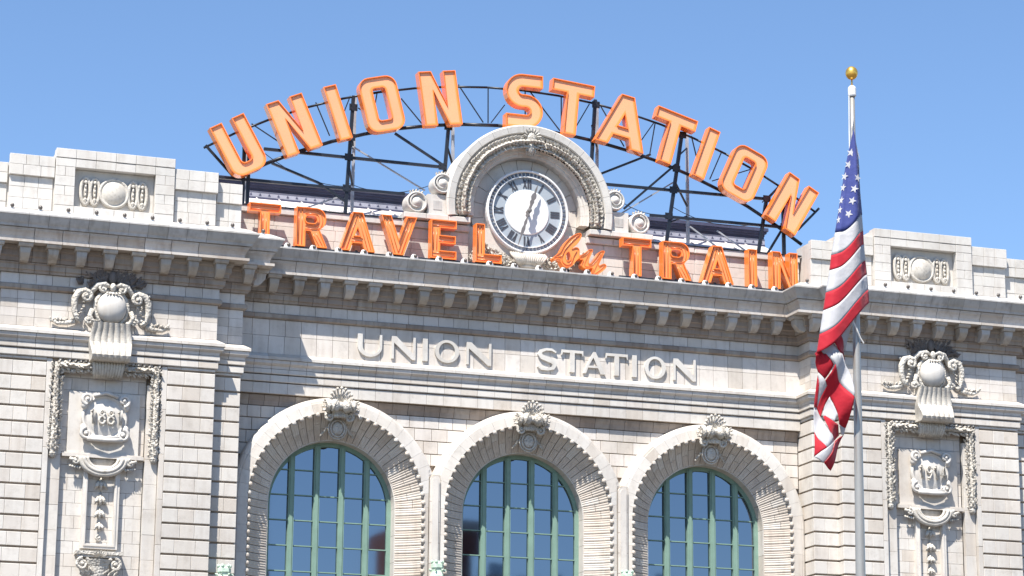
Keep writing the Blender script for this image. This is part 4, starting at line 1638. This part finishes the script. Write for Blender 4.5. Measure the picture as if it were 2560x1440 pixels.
for a, b in [((-6.66, 26.07), (-6.19, 25.04)), ((-8.66, 25.17), (-7.75, 24.66)), ((-5.56, 26.40), (-6.01, 25.12)), ((-2.05, 27.16), (-1.21, 26.0)), ((-1.06, 27.2), (-1.05, 26.0)), ((-.5, 26.66), (-.95, 26.02)), ((.18, 27.2), (.19, 26.0)), ((.34, 27.2), (1.36, 26.0)), ((1.40, 27.15), (1.41, 26.0)), ((2.73, 27.0), (3.55, 25.7)), ((2.36, 27.0), (1.77, 25.95)), ((4.63, 26.62), (4.43, 25.5)), ((4.59, 26.62), (3.96, 25.7)), ((5.89, 26.3), (6.21, 25.0)), ((6.96, 25.9), (6.52, 24.9)), ((6.6, 24.85), (8.02, 25.4)), ((8.16, 25.4), (7.75, 24.4)), ((9.01, 24.95), (8.36, 24.3)), ((-3.92, 26.5), (-3.23, 25.75)), ((-5.3, 26.04), (-4.33, 25.45)), ((-4.7, 26.6), (-4.9, 25.3)), ((-7.3, 25.7), (-7.0, 24.7))]:
    member('web_bar', a, b, .032)

for x, z in ((-5.47, 26.02), (-5.52, 25.05), (-2.38, 25.72), (2.50, 25.78), (5.33, 25.12), (5.55, 26.28), (8.50, 24.42), (9.10, 23.53), (-5.58, 24.4), (5.22, 24.4), (-2.55, 24.4), (-5.62, 23.4), (5.06, 23.51), (-8.8, 24.42), (2.56, 26.98)):
    m = MB()
    m.box(x - .13, x + .13, .77, .79, z - .11, z + .11)
    for dx in (-.08, .08):
        for dz in (-.06, .06):
            m.box(x + dx - .014, x + dx + .014, .755, .77, z + dz - .014, z + dz + .014)
    world_part(m.build('gusset_plate', 'steel', US), US)
for a, b, sag in (((-8.2, 24.3), (-5.6, 23.5), .25), ((-5.5, 23.6), (-2.7, 23.9), .3), ((3.0, 24.2), (5.1, 23.6), .25), ((5.2, 23.9), (8.3, 23.6), .3)):
    m = MB()
    m.tube([(a[0] + (b[0] - a[0]) * t / 8, .95, a[1] + (b[1] - a[1]) * t / 8 - sag * 4 * (t / 8) * (1 - t / 8)) for t in range(9)], .012, 5)
    world_part(m.build('cable', 'steel', US), US)
# ------------------------------------------------------------------ lower sign standing on the cornice
TS = empty('cornice_sign', 'orange TRAVEL by TRAIN letters with neon tubes standing along the cornice', 'sign', (0, -.6, 20.93))


def inner(x0, x1, z0, z1):
    return None


def tube_lines(ch, w, h, s):
    """double neon lines along the strokes"""
    o = s * .17
    L = []
    def dbl(a, b):
        d = (Vector(b) - Vector(a)).normalized()
        n = Vector((-d.y, d.x)) * o
        for q in (-1, 1):
            L.append([tuple(Vector(a) + n * q), tuple(Vector(b) + n * q)])
    e = .06
    m = s / 2
    if ch == 'I':
        dbl((w / 2, e), (w / 2, h - e))
    if ch == 'T':
        dbl((w / 2, e), (w / 2, h - s * .92 - .02))
        dbl((e, h - s * .46), (w - e, h - s * .46))
    if ch == 'L':
        dbl((m, s), (m, h - e))
        dbl((e, s * .46), (w - e, s * .46))
    if ch == 'E':
        dbl((m, s * .9), (m, h - s * .9))
        for z in (s * .43, h / 2, h - s * .43):
            dbl((s * .9 if z == h / 2 else e, z), (w - e, z))
    if ch == 'N':
        dbl((m, e), (m, h - e - .1))
        dbl((w - m, e + .1), (w - m, h - e))
        dbl((m + .12, h - .16), (w - m - .12, .16))
    if ch == 'A':
        dbl((m + .02, e), (w / 2 - .05, h - e))
        dbl((w - m - .02, e), (w / 2 + .05, h - e))
        dbl((w * .34, h * .20 + s * .4), (w * .66, h * .20 + s * .4))
    if ch == 'V':
        dbl((m + .02, h - e), (w / 2 - .05, e))
        dbl((w - m - .02, h - e), (w / 2 + .05, e))
    if ch == 'R':
        dbl((m, e), (m, h - e))
        for q in (-1, 1):
            rr = .155 + q * o
            zc, xc = h * .40 + s * .43 + (h * .60 - s * .86) / 2, w * .95 - m - .155
            hz = (h * .60 - s * .86) / 2 + q * o
            L.append([(s, zc + hz), (xc, zc + hz)] + [(xc + rr * math.sin(a), zc + hz * math.cos(a)) for a in [PI * i / 10 for i in range(11)]] + [(s, zc - hz)])
        dbl((w * .58, h * .38), (w - m - .04, e))
    return L


for ch, x0, x1 in (('T', -8.96, -7.99), ('R', -7.52, -6.55), ('A', -6.16, -5.06), ('V', -4.88, -3.75), ('E', -3.30, -2.49), ('L', -1.87, -1.03),
                   ('T', 2.94, 3.90), ('R', 4.28, 5.24), ('A', 5.59, 6.69), ('I', 7.20, 7.50), ('N', 8.02, 8.91)):
    def place(o, x0=x0):
        o.location = Vector((x0, -.60, 21.08)) - Vector(TS.location)
    channel(TS, ch, x1 - x0, 1.21, .29, 'face2', .32, place, tubes=tube_lines(ch, x1 - x0, 1.21, .29))


def smooth_path(P, n=5):
    out = []
    for i in range(len(P) - 1):
        p0 = Vector(P[max(0, i - 1)]); p1 = Vector(P[i]); p2 = Vector(P[i + 1]); p3 = Vector(P[min(len(P) - 1, i + 2)])
        for k in range(n):
            t = k / n
            out.append(tuple(.5 * ((2 * p1) + (p2 - p0) * t + (2 * p0 - 5 * p1 + 4 * p2 - p3) * t * t + (3 * p1 - p0 - 3 * p2 + p3) * t ** 3)))
    out.append(tuple(P[-1]))
    return out


def by(P):
    """drawing units of the script word -> metres on the sign plane"""
    return [(.3317 + .0013735 * x + .0000037 * y, 22.468 + .000121 * x - .001333 * y) for x, y in P]


B_OUT = [(215, 800), (300, 735), (395, 665), (430, 590), (500, 465), (600, 345), (720, 255), (830, 210), (900, 220), (905, 300), (850, 420), (765, 515), (660, 600), (700, 575), (770, 550), (835, 575), (860, 640), (855, 740), (845, 830), (770, 880), (720, 960), (640, 1030), (560, 1045), (470, 1010), (410, 930), (385, 830), (300, 830), (250, 880)]
B_HOLE = [(535, 690), (600, 660), (625, 720), (640, 800), (625, 870), (560, 885), (528, 800)]
Y_OUT = [(850, 765), (940, 725), (1040, 650), (1085, 600), (1190, 610), (1130, 740), (1085, 840), (1065, 930), (1100, 960), (1170, 900), (1260, 770), (1345, 640), (1475, 640), (1420, 760), (1350, 900), (1305, 1010), (1400, 960), (1465, 955), (1500, 1000), (1490, 1060), (1400, 1140), (1300, 1210), (1230, 1250), (1115, 1225), (1150, 1120), (1170, 1050), (1060, 1075), (950, 1060), (890, 1000), (900, 930), (940, 850), (890, 860), (850, 850)]


def soften(lp):
    out = []
    n = len(lp)
    for i in range(n):
        a, b = Vector(lp[i]), Vector(lp[(i + 1) % n])
        out += [tuple(a * .75 + b * .25), tuple(a * .25 + b * .75)]
    return out


for i, lps in enumerate(([by(soften(B_OUT)), by(soften(B_HOLE))], [by(soften(Y_OUT))])):
    def place(o, i=i):
        o.location = Vector((0, -.60 - .012 * i, 0)) - Vector(TS.location)
    o = channel(TS, 'b', 1, 1, 1, 'script', .30 - .012 * i, place, loops=lps, rim=.02, rec=.028, edge=.008)
    o.name = 'script_letter'
for P in ([(300, 790), (430, 760), (500, 620), (640, 450), (780, 310), (860, 260)], [(430, 760), (450, 900), (560, 980), (660, 920), (720, 760), (790, 640)], [(880, 800), (1000, 750), (1110, 650), (1010, 860), (980, 1000), (1120, 1010), (1260, 880), (1400, 680)], [(1400, 700), (1270, 980), (1180, 1200), (1320, 1120), (1460, 1000)]):
    m = MB()
    m.tube([(x, -.60 + .012, z) for x, z in smooth_path(by(P))], .014, 6)
    world_part(m.build('neon_tube', 'tube', TS, smooth=True), TS)
# rails and feet that carry the lower sign
for x0, x1 in ((-9.0, -.95), (2.85, 8.95)):
    for y in (-.50, -.34):
        m = MB()
        m.box(x0, x1, y - .03, y + .03, 20.985, 21.065)
        world_part(m.build('rail', 'steel', TS), TS)
for x in (-8.5, -7.0, -5.6, -4.3, -2.9, -1.4, 1.2, 2.0, 3.4, 4.8, 6.1, 7.35, 8.5):
    m = MB()
    m.box(x - .04, x + .04, -.52, -.32, 20.93 + .15, 20.93 + .16)
    m.box(x - .03, x + .03, -.45, -.39, 21.11, 21.13)
    m.bar((x, -.40, 21.14), (x, -.40, 20.98), .05)
    world_part(m.build('foot', 'steel', TS), TS)

# ------------------------------------------------------------------ flagpole and flag
FX, FY = -1.73, -26.0
FP = empty('flagpole', 'tall brushed metal flagpole with a gold ball standing before the facade', 'flagpole', (FX, FY, 0))
LEAN = .0069
PH = 18.75
m = MB()
hs = [0, 2, 4, 6, 8.5, 11, 13.8, 16, 17.5, PH]
m.tube([(LEAN * h, 0, h) for h in hs], [.128 - .075 * (h / PH) ** 1.3 for h in hs], 28)
m.build('pole', 'pole', FP, smooth=True)
tx = LEAN * PH
m = MB()
m.lathe([(.072, 0), (.088, .03), (.088, .19), (.06, .235), (.025, .25)], (tx, 0, PH - .03), 'Z', 18)
m.build('truck_cap', 'white', FP, smooth=False)
m = MB()
m.lathe([(.018, 0), (.018, .18)], (tx, 0, PH + .2), 'Z', 8)
m.ball((tx, 0, 19.25), .132, .132, .148, 24, 14)
m.build('ball', 'gold', FP, smooth=True)
m = MB()
m.lathe([(.36, 0), (.36, .08), (.22, .14), (.18, .28), (.145, .32)], (0, 0, 0), 'Z', 20)
m.build('base', 'pole', FP)
m = MB()
m.tube([(tx - .085, -.02, PH - .02), (tx - .10, -.02, PH - .8), (tx - .11, -.03, PH - 1.6)], .011, 6)
m.tube([(-.075, -.16, 13.82), (-.03, -.18, 13.70), (.04, -.17, 13.55), (.11, -.15, 13.42), (.185, -.14, 13.32)], .019, 6)
m.build('halyard', 'rope', FP)
for h in (1.35, 1.5):
    m = MB()
    m.box(.10, .19, -.02, .02, h, h + .03)
    m.build('cleat', 'pole', FP)


def fl(px, py):
    """flag drawing units -> metres in the plane of the flag"""
    return -1.963 + (px - 2100) * .009316 - (py - 600) * .000209, 15.534 + (px - 2100) * .000845 - (py - 600) * .008661


FG = empty('flag', 'american flag hanging limp and folded from the flagpole', 'flag', (FX, FY, 12))
# hanging sheet: each band is bounded by a curve from the left edge to the right edge
EDGE = [((2119, 330), (2121, 334)), ((2113, 365), (2130, 375)), ((2107, 400), (2137, 402)), ((2100, 445), (2142, 435)), ((2095, 485), (2146, 462)), ((2087, 535), (2150, 500)), ((2078.6, 585.6), (2154, 536.7)),
        ((2068.6, 643), (2157.7, 577)), ((2064, 681), (2160, 611)), ((2055, 736), (2164, 651)), ((2048.8, 780), (2168, 686)), ((2040, 838), (2171, 724)), ((2033, 884), (2173, 757))]


def sheet(v, u):
    i = min(int(v), len(EDGE) - 2)
    t = v - i
    (a, b), (c, d) = EDGE[i], EDGE[i + 1]
    l = (a[0] + (c[0] - a[0]) * t, a[1] + (c[1] - a[1]) * t)
    r = (b[0] + (d[0] - b[0]) * t, b[1] + (d[1] - b[1]) * t)
    k = min(1, v / 4)
    bow = (7 * math.sin(2 * PI * u) + 5 * math.sin(PI * u)) * k
    px, py = l[0] + (r[0] - l[0]) * u, l[1] + (r[1] - l[1]) * u + bow
    x, z = fl(px, py)
    y = FY - .27 + k * (.085 * math.cos(u * 5.2 + .12 * v) + .03 * math.sin(u * 11 - .3 * v)) + k * .37 * max(0, u - .76) ** 1.1 * 2.2 + k * .2 * max(0, .10 - u) * 3
    return Vector((x, y, z))


def sheet_piece(name, mat, v0, v1, nv=6, nu=28):
    m = MB()
    vs = [sheet(v0 + (v1 - v0) * j / nv, i / nu) for j in range(nv + 1) for i in range(nu + 1)]
    vs = [p - Vector(FG.location) for p in vs]
    m.add(vs, [(j * (nu + 1) + i, j * (nu + 1) + i + 1, (j + 1) * (nu + 1) + i + 1, (j + 1) * (nu + 1) + i) for j in range(nv) for i in range(nu)])
    o = m.build(name, mat, FG, smooth=True)
    sm = o.modifiers.new('thickness', 'SOLIDIFY')
    sm.thickness = .008
    return o


sheet_piece('canton', 'fblue', 0, 6, 24)
for i, mt in enumerate(('fwhite', 'fred', 'fwhite', 'fred', 'fwhite', 'fred')):
    sheet_piece('stripe', mt, 6 + i, 7 + i)
# stars lie on the cloth
grid = [(v * .1, u * .04, sheet(v * .1, u * .04)) for v in range(5, 60) for u in range(1, 25)]
for X, Z, sc in [(*fl(a, b), c) for a, b, c in [(2114.9, 387.7, 1), (2108.4, 417.5, .9), (2131.3, 423.6, 1), (2124.4, 453.4, 1), (2100.7, 445, .8), (2096.5, 475.6, .7), (2117.9, 483.6, 1), (2144.3, 491.2, .85), (2147, 464, .5), (2092, 505.4, .6), (2113, 511.9, 1), (2138.2, 520.7, 1), (2106.5, 541.7, 1), (2088.1, 532, .55), (2084.3, 555, .5)]]:
    v, u, _ = min(grid, key=lambda q: (q[2].x - X) ** 2 + (q[2].z - Z) ** 2)
    c = sheet(v, u)
    du_ = (sheet(v, min(.98, u + .03)) - sheet(v, u - .03)).normalized()
    dv_ = (sheet(v - .1, u) - sheet(v + .1, u)).normalized()
    n = du_.cross(dv_).normalized()
    if n.y > 0:
        n = -n
    e2 = (dv_ - du_ * du_.dot(dv_)).normalized()
    pts = []
    for q in range(10):
        a = PI / 2 + q * PI / 5 + .15
        r = (.098 if q % 2 == 0 else .04)
        pts.append(c + n * .016 + du_ * r * sc * math.cos(a) + e2 * r * math.sin(a) - Vector(FG.location))
    m = MB()
    m.add(pts + [c + n * .016 - Vector(FG.location)], [(i, (i + 1) % 10, 10) for i in range(10)])
    m.build('star', 'fwhite', FG)
# white hoist band along the pole
m = MB()
P = [fl(2121, 296), fl(2117, 330), fl(2121, 352), fl(2128, 378), fl(2137, 402)]
Q = [fl(2123, 296), fl(2126, 330), fl(2129, 352), fl(2133, 372), fl(2137.5, 392)]
vs = [Vector((x, FY - .23, z)) - Vector(FG.location) for x, z in P] + [Vector((x, FY - .17, z)) - Vector(FG.location) for x, z in Q]
m.add(vs, [(i, i + 1, 6 + i, 5 + i) for i in range(4)])
o = m.build('hoist_band', 'fwhite', FG)
o.modifiers.new('thickness', 'SOLIDIFY').thickness = .01

# lower folds: cloth doubled back behind the sheet
FOLD = [('fwhite', [(290, 462), (378, 402), (372, 520), (362, 592), (330, 530), (302, 478)]),
        ('fred', [(236, 520), (290, 462), (302, 478), (330, 530), (362, 592), (362, 722), (318, 660), (290, 620), (268, 575)]),
        ('fwhite', [(165, 580), (236, 520), (268, 575), (290, 620), (318, 660), (362, 722), (358, 905), (318, 845), (285, 790), (243, 690), (210, 640)]),
        ('fred', [(138, 612), (165, 580), (210, 640), (243, 690), (228, 735), (205, 782), (168, 728), (146, 668)]),
        ('fred', [(243, 690), (285, 790), (318, 845), (358, 905), (352, 1050), (347, 1085), (300, 1062), (288, 1000), (268, 925), (250, 880), (228, 935), (200, 1008), (178, 955), (200, 880), (222, 815), (205, 782), (228, 735)]),
        ('fwhite', [(168, 728), (205, 782), (222, 815), (200, 880), (178, 955), (172, 860), (176, 790)]),
        ('fred', [(166, 745), (176, 790), (172, 860), (178, 955), (168, 945), (150, 948), (158, 880)]),
        ('fwhite', [(268, 925), (288, 1000), (268, 1046), (214, 1002), (228, 935), (250, 880)]),
        ('fred', [(200, 1008), (214, 1002), (268, 1046), (300, 1062), (330, 1122), (300, 1150), (256, 1172), (225, 1090)]),
        ('fwhite', [(150, 948), (168, 945), (178, 955), (200, 1008), (225, 1090), (256, 1172), (188, 1218), (150, 1160), (133, 1110)]),
        ('fred', [(133, 1110), (150, 1160), (188, 1218), (155, 1240), (124, 1268)]),
        ('fwhite', [(124, 1268), (155, 1240), (188, 1218), (256, 1172), (225, 1240), (172, 1312)]),
        ('fred', [(172, 1312), (225, 1240), (256, 1172), (300, 1150), (347, 1122), (305, 1215), (234, 1356)]),
        ('fwhite', [(300, 1062), (347, 1085), (347, 1122), (330, 1122)])]


def fold_y(a, b):
    y = .14 + .17 * math.sin((a - .55 * b) / 62.0) + .07 * math.sin((a + .5 * b) / 34.0) + .0007 * max(0, 240 - a)
    if b < 620:
        y += .10
    y += .10 * math.sin(b / 95.0 + .6) * (a - 240) / 110
    return FY - .25 + y * .87


for fi, (mt, pts) in enumerate(FOLD):
    a0, b0 = sum(p[0] for p in pts) / len(pts), sum(p[1] for p in pts) / len(pts)
    tilt = 1 if fi in (1, 3, 8, 12) else 0
    me = bpy.data.meshes.new('stripe')
    bm = bmesh.new()
    vv = [bm.verts.new((a, 0, b)) for a, b in pts]
    bm.faces.new(vv)
    bmesh.ops.triangulate(bm, faces=bm.faces)
    bmesh.ops.subdivide_edges(bm, edges=bm.edges, cuts=5, use_grid_fill=True)
    for v in bm.verts:
        a, b = v.co.x, v.co.z
        x, z = fl(1980 + a / 2.617, 650 + b / 2.617)
        v.co = Vector((x, fold_y(a, b) + tilt * (.0011 * (a - a0) + .0007 * (b - b0)), z)) - Vector(FG.location)
    bmesh.ops.recalc_face_normals(bm, faces=bm.faces)
    bm.to_mesh(me)
    bm.free()
    me.polygons.foreach_set('use_smooth', [True] * len(me.polygons))
    me.materials.append(MAT[mt])
    o = bpy.data.objects.new('stripe', me)
    COL.objects.link(o)
    o.parent = FG
    o.modifiers.new('thickness', 'SOLIDIFY').thickness = .008

# ------------------------------------------------------------------ verdigris wall lanterns, only their crowns in view
for x, y, lab in ((-9.50, -D1 - .02, 'green verdigris wall lantern at the edge of the pavilion stamped 1881'),
                  (-3.0, -.46, 'green verdigris wall lantern on the pier between the left and middle arched windows'),
                  (3.0, -.46, 'green verdigris wall lantern on the pier between the middle and right arched windows')):
    LN = empty('wall_lantern', lab, 'lantern', (x, y, 10.2), 'lanterns between the arches')
    zt = 1.62 if x > -5 else 1.12
    m = MB()
    m.lathe([(.19, zt - .55), (.22, zt - .5), (.21, zt - .42), (.155, zt - .30), (.16, zt - .24), (.195, zt - .20), (.195, zt - .10), (.15, zt - .06), (.14, zt)], (0, -.30, 0), 'Z', 6)
    for q in range(6):
        a = q * PI / 3
        m.ball((.17 * math.cos(a), -.30 + .17 * math.sin(a), zt - .03), .045, .045, .06, 8, 5)
        spike_leaf(m, (.15 * math.cos(a), -.30 + .15 * math.sin(a), zt - .30), (math.cos(a), math.sin(a), .4), .14, .05)
    m.build('crown', 'verdigris', LN)
    m = MB()
    m.lathe([(.10, zt - 1.15), (.15, zt - 1.05), (.19, zt - .58)], (0, -.30, 0), 'Z', 6)
    m.build('glass_body', 'white', LN)
    m = MB()
    m.tube([(0, .06, zt - 1.0), (0, -.12, zt - 1.25), (0, -.30, zt - 1.17)], .035, 8)
    m.box(-.09, .09, 0, .06, zt - 1.2, zt - .7)
    m.build('bracket', 'verdigris', LN)

# ------------------------------------------------------------------ office block across the square (mirrored in the windows)
OB = empty('office_block', 'dark red brick office block across the square, mirrored in the arched windows', 'building', (25, -103, 0))
for nm, x0, x1, h in (('tower', 1.2, 4.2, 28.4), ('wing', 4.2, 20.0, 23.6)):
    m = MB()
    m.box(x0, x1 - .01, -8, 8 - (.3 if nm == 'wing' else 0), 0, h)
    b = m.build(nm, 'brick', OB)
    m = MB()
    m.box(x0 - .15, x1 + .14, 7.6, 8.25 - (.3 if nm == 'wing' else 0), h - .55, h + .25)
    m.build('parapet', 'fascia', b)
    nx = int((x1 - x0) / 2.3)
    for i in range(nx):
        for j in range(6):
            xx = x0 + (x1 - x0) * (i + .5) / nx
            m = MB()
            yy = 8 - (.3 if nm == 'wing' else 0)
            m.box(xx - .6, xx + .6, yy - .05, yy + .02, 4 + j * 3.7, 6.2 + j * 3.7)
            m.build('window', 'glass', b)
